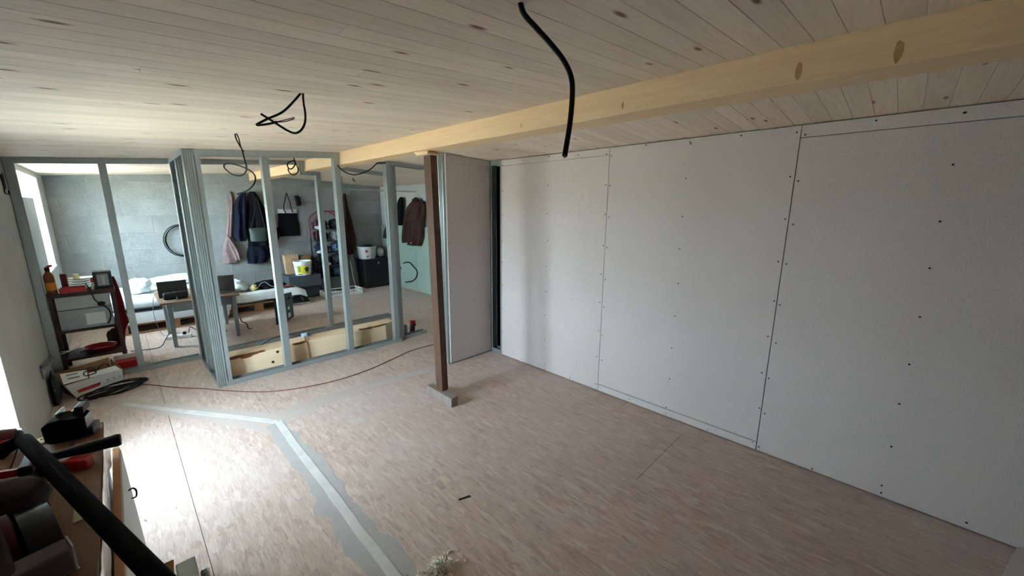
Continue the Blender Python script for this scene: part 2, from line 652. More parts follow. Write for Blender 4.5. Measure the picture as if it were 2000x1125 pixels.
# floor: slab with strand boards laid on it
floor = MB().box(XL - 0.3, XR + 0.3, -1.3, YB + 0.3, -0.25, -0.019).build('floor', M_ROOF, kind='structure')
cols_x = [(XL, 0.098), (0.098, 0.65), (0.65, 1.30), (1.30, 1.95), (1.95, 2.60), (2.60, 3.25), (3.25, XR)]
cuts = [(4.55, 6.1), (1.0, 5.4), (3.16, 5.2), (3.16, 5.9), (0.9, 3.16, 5.2), (1.4, 4.1, 6.2), (5.0,)]
for (xa, xb), cy in zip(cols_x, cuts):
    ys = [-1.0] + list(cy) + [YB]
    for ya, yb in zip(ys[:-1], ys[1:]):
        MB().box(xa + 0.0011, xb - 0.0011, ya + 0.0011, yb - 0.0011, -0.0185, 0.0).build('strand_board', M_OSB, floor, bevel=0.0008, seg=1)

def strip_poly(path, widths, z, h, seed, jag=0.02, sub=9):
    """flat ragged band along a floor path"""
    P = catmull([Vector((*p, 0)) for p in path], sub)
    mb = MB()
    n = len(P)
    L, R = [], []
    for i, p in enumerate(P):
        t = (P[min(i + 1, n - 1)] - P[max(i - 1, 0)]).normalized()
        nrm = Vector((-t.y, t.x, 0))
        f = i / (n - 1) * (len(widths) - 1)
        k = min(int(f), len(widths) - 2)
        wl = widths[k][0] * (1 - f + k) + widths[k + 1][0] * (f - k)
        wr = widths[k][1] * (1 - f + k) + widths[k + 1][1] * (f - k)
        L.append(p + nrm * (wl + jag * noise.noise(Vector((seed, i * 0.37, 0)))))
        R.append(p - nrm * (wr + jag * noise.noise(Vector((seed + 9, i * 0.37, 3)))))
    for i in range(n - 1):
        a, b, c, d = R[i], R[i + 1], L[i + 1], L[i]
        mb.add([(a.x, a.y, z), (b.x, b.y, z), (c.x, c.y, z), (d.x, d.y, z), (a.x, a.y, z + h), (b.x, b.y, z + h), (c.x, c.y, z + h), (d.x, d.y, z + h)],
               [(0, 3, 2, 1), (4, 5, 6, 7), (0, 1, 5, 4), (2, 3, 7, 6)] + ([(3, 0, 4, 7)] if i == 0 else []) + ([(1, 2, 6, 5)] if i == n - 2 else []))
    return mb
strip_poly([(-0.30, 4.46), (-0.05, 4.10), (0.20, 3.74), (0.45, 3.36), (0.60, 3.14), (0.66, 2.98)], [(0.03, 0.03), (0.07, 0.07), (0.10, 0.12), (0.10, 0.12)], 0.0, 0.0006, 1).build('levelling_compound', M_FILL2, floor)
strip_poly([(0.66, 3.06), (0.648, 2.7), (0.65, 2.3), (0.648, 1.9), (0.652, 1.5), (0.655, 1.0)], [(0.02, 0.06), (0.06, 0.09), (0.085, 0.075), (0.05, 0.10), (0.085, 0.10), (0.05, 0.05)], 0.0, 0.0012, 2, 0.05).build('levelling_compound', M_FILL, floor)
strip_poly([(0.62, 3.12), (0.95, 3.16), (1.4, 3.15), (1.8, 3.11), (2.12, 3.04)], [(0.10, 0.10), (0.09, 0.09), (0.07, 0.06), (0.06, 0.05), (0.05, 0.04)], 0.0, 0.0009, 5, 0.05).build('levelling_compound', M_FILL2, floor)
strip_poly([(-0.14, 4.23), (0.06, 3.93), (0.30, 3.58), (0.50, 3.29), (0.645, 3.07)], [(0.022, 0.022), (0.024, 0.024)], 0.0, 0.0024, 3, 0.004).build('joint_tape', M_TAPE, floor)
strip_poly([(0.658, 3.07), (0.648, 2.6), (0.648, 2.1), (0.640, 1.6), (0.645, 1.0)], [(0.022, 0.022), (0.022, 0.022)], 0.0, 0.0032, 4, 0.006).build('joint_tape', M_TAPE, floor)

# ceiling: roof deck with pine boards nailed under it on both sides of the beam
ceiling = MB().add([(XL - 0.35, -1.3, zl(XL - 0.35) + 0.02), (1.74, -1.3, zl(1.74) + 0.02), (1.74, YB + 0.3, zl(1.74) + 0.02), (XL - 0.35, YB + 0.3, zl(XL - 0.35) + 0.02),
                    (XL - 0.35, -1.3, 2.5), (1.74, -1.3, 2.5), (1.74, YB + 0.3, 2.5), (XL - 0.35, YB + 0.3, 2.5)],
                   [(0, 3, 2, 1), (4, 5, 6, 7), (0, 1, 5, 4), (1, 2, 6, 5), (2, 3, 7, 6), (3, 0, 4, 7)])
ceiling.add([(1.74, -1.3, zr(1.74) + 0.02), (XR + 0.3, -1.3, zr(XR + 0.3) + 0.02), (XR + 0.3, YB + 0.3, zr(XR + 0.3) + 0.02), (1.74, YB + 0.3, zr(1.74) + 0.02),
             (1.74, -1.3, 2.5), (XR + 0.3, -1.3, 2.5), (XR + 0.3, YB + 0.3, 2.5), (1.74, YB + 0.3, 2.5)],
            [(0, 3, 2, 1), (4, 5, 6, 7), (0, 1, 5, 4), (1, 2, 6, 5), (2, 3, 7, 6), (3, 0, 4, 7)])
ceiling = ceiling.build('ceiling', M_ROOF, kind='structure')
_pm = {}
def plank_mesh(L, w, mat):
    key = round(L, 3)
    if key not in _pm:
        mb = MB()
        c, g_ = 0.0012, 0.0003
        prof = [(g_, 0.014), (g_, c), (g_ + c, 0), (w - g_ - c, 0), (w - g_, c), (w - g_, 0.014)]
        mb.prism(prof, (0.0005, 0, 0), (0, 1, 0), (0, 0, 1), (1, 0, 0), L - 0.001)
        _pm[key] = mb.mesh('ceiling_board', mat)
    return _pm[key]
PW = 0.083
aL, aR = -math.atan(0.0722), math.atan(0.0533)
LL = (XB0 + 0.004 - XL) / math.cos(aL)
LR = (XR - XB1 + 0.004) / math.cos(aR)
split = {12: 0.46, 7: 0.77, 8: 0.64, 20: 0.3, 16: 0.55, 26: 0.7, 5: 0.35, 31: 0.42, 23: 0.6, 35: 0.25, 3: 0.52, 40: 0.66, 10: 0.2}
split = {k: round(v, 2) for k, v in split.items()}
k0 = int(-1.0 / PW) - 1
for k in range(k0, int(7.6 / PW) + 1):
    y = 0.042 + k * PW
    if y > YB - 0.01:
        break
    cuts_ = [0.0, split[k], 1.0] if k in split else [0.0, 1.0]
    for a, b in zip(cuts_[:-1], cuts_[1:]):
        x = XL + a * LL * math.cos(aL)
        pieces('ceiling_board', plank_mesh(LL * (b - a), PW, M_PINE), ceiling, (x, y, zl(x)), (0, aL, 0))
    y = 0.022 + k * PW
    pieces('ceiling_board', plank_mesh(LR, PW, M_PINE), ceiling, (XB1 - 0.004, y, zr(XB1 - 0.004)), (0, aR, 0))

# left wall with two window openings
def wall_y(mb, x0, x1, y0, y1, z0, z1, holes):
    cur = y0
    for (a, b, c, d) in sorted(holes):
        mb.box(x0, x1, cur, a, z0, z1)
        mb.box(x0, x1, a, b, z0, c)
        mb.box(x0, x1, a, b, d, z1)
        cur = b
    mb.box(x0, x1, cur, y1, z0, z1)
    return mb
wall_left = wall_y(MB(), XL - 0.32, XL, -1.3, YB + 0.3, -0.25, 2.3, [WIN_NEAR, WIN_REAR]).build('wall_left', M_SKIM, kind='structure')
for n_, (y0, y1, z0, z1) in enumerate((WIN_NEAR, WIN_REAR), 1):
    w = struct('window_%d' % n_)
    t = 0.012
    lin = MB()
    lin.box(XL - 0.30, XL + 0.006, y1 - t, y1, z0, z1)
    lin.box(XL - 0.30, XL + 0.006, y0, y0 + t, z0, z1)
    lin.box(XL - 0.30, XL + 0.006, y0 + t, y1 - t, z1 - t, z1)
    lin.build('window_lining', M_WHITE, w, bevel=0.004)
    MB().box(XL - 0.30, XL + 0.014, y0 + t, y1 - t, z0, z0 + 0.018).build('window_sill', M_WHITE, w, bevel=0.005)
    a, b, c, d = y0 + t, y1 - t, z0 + 0.018, z1 - t
    fr = MB()
    x0, x1, f = XL - 0.29, XL - 0.22, 0.05
    fr.box(x0, x1, a, a + f, c, d); fr.box(x0, x1, b - f, b, c, d)
    fr.box(x0, x1, a + f, b - f, c, c + f); fr.box(x0, x1, a + f, b - f, d - f, d)
    mid = (a + b) / 2
    fr.box(x0, x1, mid - 0.04, mid + 0.04, c + f, d - f)
    fr.build('window_frame', M_WHITE, w, bevel=0.004)
    for p0, p1 in ((a + f, mid - 0.04), (mid + 0.04, b - f)):
        MB().box(XL - 0.262, XL - 0.256, p0, p1, c + f, d - f).build('pane', M_GLASS, w)

# back wall of aerated concrete blocks
wall_back = MB().box(XL - 0.3, XR + 0.3, YB + 0.004, YB + 0.3, -0.25, 2.35).build('wall_back', M_MORTAR, kind='structure')
bw, bh, jt = 0.572, 0.236, 0.002
blk = {}
def block_mesh(w, h):
    key = (round(w, 3), round(h, 3))
    if key not in blk:
        blk[key] = MB().box(0, w - jt, 0, 0.02, 0, h - jt).mesh('concrete_block', M_BLOCK, bevel=0.002, seg=1)
    return blk[key]
zrow = 0.0
row = 0
smear = MB()
while zrow < 2.0:
    h = min(bh, 2.06 - zrow)
    x = -0.158 - bw * 2 + (0 if row % 2 else bw / 2)
    while x < XR:
        xa, xb = max(x, XL), min(x + bw, XR)
        if xb - xa > 0.03:
            pieces('concrete_block', block_mesh(xb - xa, h), wall_back, (xa, YB - 0.002 * random.random(), zrow + 0.002))
            if xa > XL and random.random() < 0.75:
                c = Vector((xa - 0.002, YB - 0.002, zrow + h * (0.45 + 0.2 * random.random())))
                pts = [c + Vector((0.010 * noise.noise(Vector((xa * 7, zrow * 5, i * 0.6))), 0, h * 0.42 * (i / 6 - 0.5) * 2)) for i in range(7)]
                smear.tube(pts, [0.002 + 0.007 * abs(noise.noise(Vector((xa * 3, i * 0.8, zrow)))) for i in range(7)], 6)
        x += bw
    zrow += bh
    row += 1
for i in range(16):
    x = XL + 0.3 + random.random() * 3.6
    z = bh * random.randint(3, 7) + 0.0
    n_ = random.randint(5, 9)
    smear.tube([Vector((x + 0.035 * j, YB - 0.002, z + 0.004 * random.random())) for j in range(n_)], [0.002 + 0.003 * random.random() for j in range(n_)], 5)
smear.build('mortar_smear', M_MORTAR, wall_back, kind='stuff', smooth=True)

# far right wall with green moisture-proof boards along its foot
wall_rr = MB().box(XR, XR + 0.25, 3.0, YB + 0.3, -0.25, 2.35).build('wall_rear_right', M_SKIM, kind='structure')
for ya, yb in ((5.10, 6.30), (6.303, YB - 0.03), (3.9, 5.097)):
    MB().box(XR - 0.045, XR - 0.002, ya, yb, 0.004, 1.205).build('green_plasterboard', M_GREEN, wall_rr, bevel=0.002)
MB().box(XW - 0.02, XR + 0.25, 3.14, 3.24, -0.25, 2.3).build('wall_inner', M_SKIM, kind='structure')
MB().box(XL - 0.3, XR + 0.3, -1.25, -1.0, -0.25, 2.5).build('wall_front', M_SKIM, kind='structure')

# right wall: cavity backing, plasterboards, strips, screws
wall_right = MB().box(XW + 0.14, XW + 0.30, -1.2, 3.14, -0.25, 2.25).build('wall_right', M_DARK, kind='structure')
HT = zr(XW) - 0.006
TB = 0.0125
Y0, YA, YBs = 2.8831, 1.6849, 0.4849
YC = YBs - 1.2
def board_x(ya, yb, za, zb, proud=0.0, name='plasterboard_panel'):
    return MB().box(XW - proud, XW + TB, ya + 0.0018, yb - 0.0018, za, zb).build(name, M_GYP, wall_right, bevel=0.002, seg=2)
b1 = board_x(YA, Y0, 0.006, 1.9425); board_x(YA, Y0, 1.9445, HT, 0.0015, 'plasterboard_strip')
b2 = board_x(YBs, YA, 0.064, HT, 0.001); board_x(YBs, YA, 0.006, 0.060, 0.003, 'plasterboard_strip')
b3 = board_x(YC, YBs, 0.006, 1.9305); board_x(YC, YBs, 1.933, HT, 0.002, 'plasterboard_strip')
b4 = board_x(-1.0, YC, 0.006, HT)
def screws_x(pts, parent):
    mb = MB()
    for y, z in pts:
        y += random.uniform(-0.008, 0.008); z += random.uniform(-0.012, 0.012)
        mb.lathe([(0.0045, 0), (0.0045, 0.0015), (0.003, 0.0022)], (XW - 0.0012, y, z), 8, (-1, 0, 0))
    mb.build('screw_heads', M_SCREW, parent, kind='stuff')
def column(ya, yb):
    p = []
    for i in range(9):
        z = 0.04 + i * 0.238
        p += [(yb - 0.018, z), (ya + 0.018, z + 0.02)]
        if i % 1 == 0:
            p.append(((ya + yb) / 2, z + 0.03))
    for j in range(1, 4):
        p += [(ya + (yb - ya) * j / 4, 0.03), (ya + (yb - ya) * j / 4, 1.975)]
    return [q for q in p if q[1] < 1.99]
screws_x(column(YA, Y0), b1); screws_x(column(YBs, YA), b2); screws_x(column(YC, YBs), b3)

# steel profile helpers
def chan_profile(w, f, lip=0.008):
    r = 0.007
    web = [(0, 0)]
    for q in (0.22, 0.42, 0.62, 0.82):
        a = q * w
        web += [(a - 0.007, 0), (a - 0.003, r), (a + 0.001, r), (a + 0.005, 0)]
    web.append((w, 0))
    return [(lip, f), (0, f)] + web + [(w, f), (w - lip, f)]
def stud(parent, x, y, z0, z1, U, V, w=0.07, f=0.055, name='stud'):
    return MB().ribbon(chan_profile(w, f), 0.0015, (x, y, z0), U, V, (0, 0, 1), z1 - z0).build(name, M_GALV, parent)
def track(parent, a, b, across, up, w=0.074, h=0.04, name='track'):
    a = Vector(a); b = Vector(b)
    return MB().ribbon([(0, h), (0, 0), (w, 0), (w, h)], 0.0015, a, across, up, (b - a), 1.0).build(name, M_GALV, parent)

# open bay between the right wall and the return
stud(wall_right, XW + 0.004, 2.883, 0.004, 2.0, (1, 0, 0), (0, 1, 0), 0.07, 0.024)
stud(wall_right, XW + 0.004, 3.05, 0.004, 2.0, (1, 0, 0), (0, -1, 0), 0.07, 0.022)
track(wall_right, (XW + 0.002, 2.86, 0.002), (XW + 0.002, 3.06, 0.002), (1, 0, 0), (0, 0, 1), 0.074, 0.045)
track(wall_right, (XW + 0.002, 2.86, 2.0), (XW + 0.002, 3.06, 2.0), (1, 0, 0), (0, 0, -1), 0.074, 0.045)

# return wall facing the camera
XP = 2.2086
wall_mid = struct('wall_middle')
MB().add([(XP, 3.046, 0.012), (XW - 0.004, 3.046, 0.012), (XW - 0.004, 3.0585, 0.012), (XP, 3.0585, 0.012),
          (XP, 3.046, 1.9405), (XW - 0.004, 3.046, 1.9445), (XW - 0.004, 3.0585, 1.9445), (XP, 3.0585, 1.9405)],
         [(0, 3, 2, 1), (4, 5, 6, 7), (0, 1, 5, 4), (1, 2, 6, 5), (2, 3, 7, 6), (3, 0, 4, 7)]).build('plasterboard_panel', M_GYP, wall_mid, bevel=0.002)
MB().add([(XP, 3.0445, 1.943), (XW - 0.004, 3.0445, 1.947), (XW - 0.004, 3.0585, 1.947), (XP, 3.0585, 1.943),
          (XP, 3.0445, zr(XP) - 0.006), (XW - 0.004, 3.0445, HT), (XW - 0.004, 3.0585, HT), (XP, 3.0585, zr(XP) - 0.006)],
         [(0, 3, 2, 1), (4, 5, 6, 7), (0, 1, 5, 4), (1, 2, 6, 5), (2, 3, 7, 6), (3, 0, 4, 7)]).build('plasterboard_strip', M_GYP, wall_mid, bevel=0.0015)
MB().box(XP, XW - 0.004, 3.129, 3.1395, 0.012, 1.995).build('plasterboard_panel', M_GYP, wall_mid, bevel=0.002)
stud(wall_mid, XP - 0.026, 3.059, 0.004, zr(XP) - 0.004, (0, 1, 0), (1, 0, 0), 0.07, 0.05)
track(wall_mid, (XP - 0.02, 3.058, 0.001), (XW, 3.058, 0.001), (0, 1, 0), (0, 0, 1), 0.071, 0.035)
sc = MB()
for i in range(9):
    for x in (XP + 0.02, (XP + XW) / 2 + 0.12, XW - 0.03):
        sc.lathe([(0.004, 0), (0.004, 0.0012), (0.003, 0.002)], (x + random.uniform(-0.006, 0.006), 3.046, 0.05 + i * 0.232 + random.uniform(-0.02, 0.02)), 8, (0, -1, 0))
sc.build('screw_heads', M_SCREW, wall_mid, kind='stuff')

# ------------------------------------------------------------------ beam, post, tie timber
beam = MB().box(XB0, XB1, -1.0, YB, ZB, 2.3).build('ceiling_beam', M_BEAM, bevel=0.006)
tag(beam, 'long yellow timber beam running under the board ceiling', 'beam', kind='thing')
fo = MB()
for i in range(60):
    y = random.choice([random.uniform(-0.1, 0.9), random.uniform(1.2, 3.6)])
    fo.blob((XB0 - 0.001, y, zl(XB0) - 0.001), (0.003, random.uniform(0.004, 0.02), random.uniform(0.002, 0.005)), i, 0.5, 2, 8, 6)
fo.blob((XB0 - 0.001, -0.13, zl(XB0) - 0.004), (0.004, 0.05, 0.006), 3, 0.6, 3, 14, 8)
fo.build('foam_bead', M_FOAM, beam, kind='stuff')
for (x, y, z), r in zip([(1.658, 0.323, 1.992), (1.658, 0.087, 1.991), (1.658, 0.962, 1.990), (1.658, 1.578, 1.987)], (0.016, 0.018, 0.010, 0.008)):
    kn = MB().blob((x + 0.0004, y, z), (0.0008, r * 0.55, r * 1.5), r * 900, 0.5, 1.6, 16, 12)
    kn.build('knot', plain('brown_knot', (186, 146, 100), 0.7, 0, 0.25, 60, 0.1), beam, smooth=True)

# temporary post on its sleeper
block = MB().box(1.682, 1.745, 2.335, 2.68, 0.0, 0.075).build('sleeper_block', M_GREYWOOD, bevel=0.004)
tag(block, 'short grey timber block lying under the dark brown post', 'block')
pl = Vector((0.012, 0.07, 0))
zt = 1.925
post = MB().add([(1.708, 2.487, 0.0752), (1.742, 2.487, 0.0752), (1.766, 2.487, 0.0752), (1.766, 2.577, 0.0752), (1.708, 2.577, 0.0752)] +
                [(1.708 + pl.x, 2.487 + pl.y, zt), (1.742 + pl.x, 2.487 + pl.y, zt), (1.766 + pl.x, 2.487 + pl.y, zt), (1.766 + pl.x, 2.577 + pl.y, zt), (1.708 + pl.x, 2.577 + pl.y, zt)],
                [(4, 3, 2, 1, 0), (5, 6, 7, 8, 9), (0, 1, 6, 5), (1, 2, 7, 6), (2, 3, 8, 7), (3, 4, 9, 8), (4, 0, 5, 9)]).build('support_post', M_POST, bevel=0.003)
tag(post, 'dark brown timber post propping up the ceiling beam', 'post')
for i in range(3):
    z = zt + 0.0005 + i * 0.0096
    o = MB().obox((1.728 + 0.006 * i, 2.625 + 0.02 * (i - 1), z + 0.0046), (math.cos(0.1 * i), math.sin(0.1 * i), 0), (-math.sin(0.1 * i), math.cos(0.1 * i), 0), (0, 0, 1), 0.05, 0.075, 0.0046)
    o = o.build('wooden_shim', M_TIE, bevel=0.001)
    tag(o, ['pale wooden shim lying directly on top of the brown post', 'middle of three pale shims between post and beam', 'topmost pale shim pressed against the beam underside'][i], 'shim', 'shims above the post')

tie = MB().prism([(0.535, 4.165), (2.10, 4.165), (2.23, 4.25), (2.24, 4.385), (0.535, 4.385)], (0, 0, 0), (1, 0, 0), (0, 1, 0), (0, 0, 1), 0.2).build('tie_timber', M_TIE, bevel=0.008)
tag(tie, 'thick pale squared timber lying on the floor inside the steel frame', 'timber')
for (xa, xb) in ((0.52, 0.86), (1.10, 1.22), (1.78, 2.12)):
    dr = 0.030 if xa < 1 else 0.020
    MB().sheet(lambda u, v: (xa + (xb - xa) * u, 4.1635 + max(0, v - 0.5) * 0.09 * (0.7 + 0.5 * noise.noise(Vector((u * 6, xa, 3)))), 0.2022 - dr * max(0, 1 - 2 * v) * max(0.12, math.sin(u * 3.1) ** 0.6 * (0.75 + 0.5 * noise.noise(Vector((u * 11, xa, 0)))))), 26, 8, (0, -0.0012, 0.0012)).build('bark_edge', plain('brown_bark_edge', (120, 72, 40), 0.9, 0, 0.35, 22, 0.6), tie, smooth=True)
for q in ((0.961, 4.164, 0.164), (0.912, 4.164, 0.073)):
    MB().lathe([(0.013, 0), (0.013, 0.002), (0.009, 0.002), (0.008, 0.0005), (0.004, 0.0005), (0.003, 0.003)], q, 16, (0, -1, 0)).build('plugged_bolt', plain('dark_bolt', (66, 46, 30), 0.6, 0.3, 0.2, 40, 0.1), tie)

# ------------------------------------------------------------------ steel stud partitions
YL = 4.985
fl_ = thing('stud_frame', (0, YL, 0), 'galvanised stud frame closing the bay beside the left wall', 'partition', 'galvanised stud frames')
track(fl_, (XL + 0.002, YL, 0.001), (0.452, YL, 0.001), (0, 1, 0), (0, 0, 1), name='bottom_track')
track(fl_, (XL + 0.002, YL, zl(XL) - 0.002), (0.452, YL, zl(0.452) - 0.002), (0, 1, 0), (0, 0, -1), name='top_track')
stud(fl_, XL + 0.004, YL + 0.002, 0.003, zl(XL) - 0.005, (0, 1, 0), (1, 0, 0), f=0.05)
stud(fl_, -0.015, YL + 0.002, 0.003, zl(-0.015) - 0.005, (0, 1, 0), (1, 0, 0), f=0.05)
MB().box(0.036, 0.075, YL - 0.001, YL + 0.001, 0.03, 0.085).build('offcut_plate', M_GALV, fl_)
XS = 0.452
fs_ = thing('stud_frame', (XS, 4.5, 0), 'short galvanised stud frame forming the return side of the boxed bay', 'partition', 'galvanised stud frames')
track(fs_, (XS, 4.032, 0.001), (XS, 5.10, 0.001), (1, 0, 0), (0, 0, 1), name='bottom_track')
track(fs_, (XS, 4.032, zl(XS) - 0.002), (XS, 5.10, zl(XS) - 0.002), (1, 0, 0), (0, 0, -1), name='top_track')
stud(fs_, XS + 0.002, 4.034, 0.003, zl(XS) - 0.005, (1, 0, 0), (0, 1, 0), f=0.055)
stud(fs_, XS + 0.002, 4.50, 0.003, zl(XS) - 0.005, (1, 0, 0), (0, 1, 0), f=0.055)
stud(fs_, XS + 0.002, 4.97, 0.003, zl(XS) - 0.005, (1, 0, 0), (0, -1, 0), f=0.05)
YF = 4.03
def yf(x): return 4.032 - 0.012 * (x - 0.45)
ff = thing('stud_frame', (1.3, YF, 0), 'galvanised stud frame at the front of the boxed bay, nearest the post', 'partition', 'galvanised stud frames')
track(ff, (XS + 0.074, yf(0.53), 0.001), (2.215, yf(2.215), 0.001), (0, 1, 0), (0, 0, 1), h=0.045, name='bottom_track')
track(ff, (XS + 0.074, yf(0.53), zl(0.53) - 0.002), (XB0 - 0.002, yf(1.65), zl(XB0) - 0.002), (0, 1, 0), (0, 0, -1), h=0.05, name='top_track')
track(ff, (2.06, yf(2.06), zr(2.06) - 0.002), (2.62, yf(2.62), zr(2.62) - 0.002), (0, 1, 0), (0, 0, -1), name='top_track')
stud(ff, 0.53, yf(.53) + 0.002, 0.003, zl(0.53) - 0.005, (0, 1, 0), (1, 0, 0), f=0.03)
stud(ff, 0.985, yf(.985) + 0.002, 0.003, zl(0.985) - 0.005, (0, 1, 0), (1, 0, 0))
stud(ff, 1.598, yf(1.6) + 0.002, 0.003, zl(1.598) - 0.005, (0, 1, 0), (1, 0, 0))
stud(ff, 2.135, yf(2.15) + 0.002, 0.003, zr(2.14) - 0.005, (0, 1, 0), (1, 0, 0))
stud(ff, 2.215, yf(2.2) + 0.06, 0.003, zr(2.25) - 0.045, (0, 1, 0), (1, 0, 0), f=0.06)
MB().box(2.205, 2.285, yf(2.2) + 0.052, yf(2.2) + 0.058, 0.84, 0.88).build('joining_plate', M_GALV, ff, bevel=0.001)
track(ff, (2.285, 4.07, 0.001), (2.60, 4.085, 0.001), (0, 1, 0), (0, 0, 1), name='bottom_track')
YR = 5.03
fr_ = thing('stud_frame', (1.3, YR, 0), 'galvanised stud frame at the back of the boxed bay, behind the pale timber', 'partition', 'galvanised stud frames')
track(fr_, (XS + 0.078, YR, 0.001), (1.76, YR + 0.03, 0.001), (0, 1, 0), (0, 0, 1), name='bottom_track')
track(fr_, (1.78, YR + 0.03, 0.001), (2.66, YR + 0.06, 0.001), (0, 1, 0), (0, 0, 1), name='bottom_track')
track(fr_, (XS + 0.078, YR, zl(XS + 0.08) - 0.002), (XB0 - 0.002, YR, zl(XB0) - 0.002), (0, 1, 0), (0, 0, -1), name='top_track')
track(fr_, (XB0 - 0.002, YR, ZB - 0.002), (XB0 - 0.002, YR, zl(XB0) - 0.045), (0, 1, 0), (-1, 0, 0), name='side_track')
track(fr_, (XB0 - 0.03, YR, ZB - 0.002), (XB1 + 0.005, YR, ZB - 0.002), (0, 1, 0), (0, 0, -1), name='lower_track')
track(fr_, (XB1 + 0.01, YR, zr(XB1) - 0.002), (2.72, YR + 0.1, zr(2.72) - 0.002), (0, 1, 0), (0, 0, -1), name='top_track')
stud(fr_, 1.79, YR + 0.034, 0.003, ZB - 0.005, (0, 1, 0), (1, 0, 0))

# ------------------------------------------------------------------ loose cables
def cable(name, pts, r, label, cat='cable', n=5, mat=None, group=None):
    o = MB().tube(catmull(pts, n), r, 8).build(name, mat or M_BLACK, smooth=True)
    return tag(o, label, cat, group)

c = thing('hanging_cable', (0.71, 0.684, 2.0), 'thick black cable hanging alone from the ceiling near the camera', 'cable')
MB().tube(catmull([(0.725, 0.703, 2.027)] + [(0.723, 0.695, 2.007), (0.730, 0.688, 1.981), (0.749, 0.667, 1.952), (0.772, 0.641, 1.917), (0.792, 0.619, 1.883), (0.798, 0.600, 1.843), (0.789, 0.589, 1.798), (0.773, 0.581, 1.739), (0.754, 0.573, 1.697), (0.741, 0.569, 1.663)], 6), 0.0062, 10).build('cable_sheath', M_BLACK, c, smooth=True)
MB().tube([(0.741, 0.569, 1.663), (0.740, 0.569, 1.658)], 0.002, 6).build('copper_end', plain('copper_wire', (170, 110, 70), 0.4, 0.8, 0.1, 30, 0), c)

c = thing('hanging_cable', (0.599, 1.75, 1.99), 'two looped black cable ends hanging from one ceiling hole, drooping shape', 'cable')
MB().tube(catmull([(0.618, 1.803, 2.012), (0.612, 1.805, 2.000), (0.578, 1.798, 1.959), (0.526, 1.778, 1.907), (0.470, 1.766, 1.873), (0.432, 1.754, 1.848), (0.428, 1.750, 1.843), (0.434, 1.750, 1.843), (0.470, 1.761, 1.854), (0.499, 1.764, 1.866)], 5), 0.0042, 8).build('cable_sheath', M_BLACK, c, smooth=True)
MB().tube(catmull([(0.620, 1.801, 2.012), (0.615, 1.799, 1.989), (0.612, 1.792, 1.954), (0.611, 1.782, 1.918), (0.602, 1.767, 1.881), (0.581, 1.748, 1.848), (0.558, 1.752, 1.831), (0.534, 1.765, 1.839), (0.492, 1.771, 1.864), (0.454, 1.788, 1.891)], 5), 0.0042, 8).build('cable_sheath', M_BLACK, c, smooth=True)
for dy in (0, 8):
    MB().tube(catmull([(0.499, 1.764, 1.866), (0.525, 1.755, 1.875), (0.557, 1.741, 1.887)], 4) if dy == 0 else catmull([(0.499, 1.764, 1.864), (0.527, 1.752, 1.870), (0.555, 1.742, 1.882)], 4), 0.0018, 6).build('cable_core', M_BLACK, c, smooth=True)

c = thing('hanging_cable', (0.61, 2.997, 1.99), 'thin black cable curling down in front of the hung coats', 'cable')
MB().tube(catmull([(0.624, 3.072, 2.011)] + [(0.623, 3.060, 1.967), (0.630, 3.027, 1.924), (0.635, 2.998, 1.893), (0.634, 2.973, 1.854), (0.636, 2.960, 1.817), (0.637, 2.951, 1.787), (0.632, 2.962, 1.760), (0.621, 2.997, 1.743), (0.607, 3.039, 1.738), (0.589, 3.103, 1.749), (0.576, 3.167, 1.772), (0.568, 3.211, 1.796), (0.570, 3.214, 1.813), (0.581, 3.176, 1.820), (0.597, 3.085, 1.811), (0.620, 2.983, 1.791), (0.639, 2.899, 1.766), (0.644, 2.828, 1.739), (0.641, 2.793, 1.710), (0.628, 2.797, 1.676), (0.609, 2.836, 1.648), (0.591, 2.880, 1.634), (0.566, 2.931, 1.623)], 4), 0.0042, 8).build('cable_sheath', M_BLACK, c, smooth=True)
MB().tube(catmull([(0.627, 3.070, 2.011)] + [(0.635, 3.048, 1.967), (0.636, 3.038, 1.933), (0.639, 3.027, 1.905), (0.646, 3.013, 1.886)], 4), 0.0036, 8).build('cable_sheath', M_BLACK, c, smooth=True)

c = thing('hanging_cable', (1.311, 4.263, 2.055), 'knotted black cable loop hanging inside the boxed steel bay', 'cable')
MB().tube(catmull([(1.326, 4.309, 2.117), (1.313, 4.277, 2.061)] + [(1.310, 4.257, 2.034), (1.314, 4.241, 1.993), (1.316, 4.229, 1.959), (1.308, 4.230, 1.933), (1.286, 4.244, 1.904), (1.266, 4.265, 1.907), (1.260, 4.279, 1.936), (1.272, 4.275, 1.962), (1.294, 4.256, 1.975), (1.311, 4.241, 1.977), (1.320, 4.223, 1.950), (1.327, 4.204, 1.907), (1.321, 4.199, 1.873), (1.301, 4.212, 1.849), (1.278, 4.235, 1.848), (1.263, 4.258, 1.872), (1.250, 4.235, 1.898)], 4), 0.0055, 8).build('cable_sheath', M_BLACK, c, smooth=True)

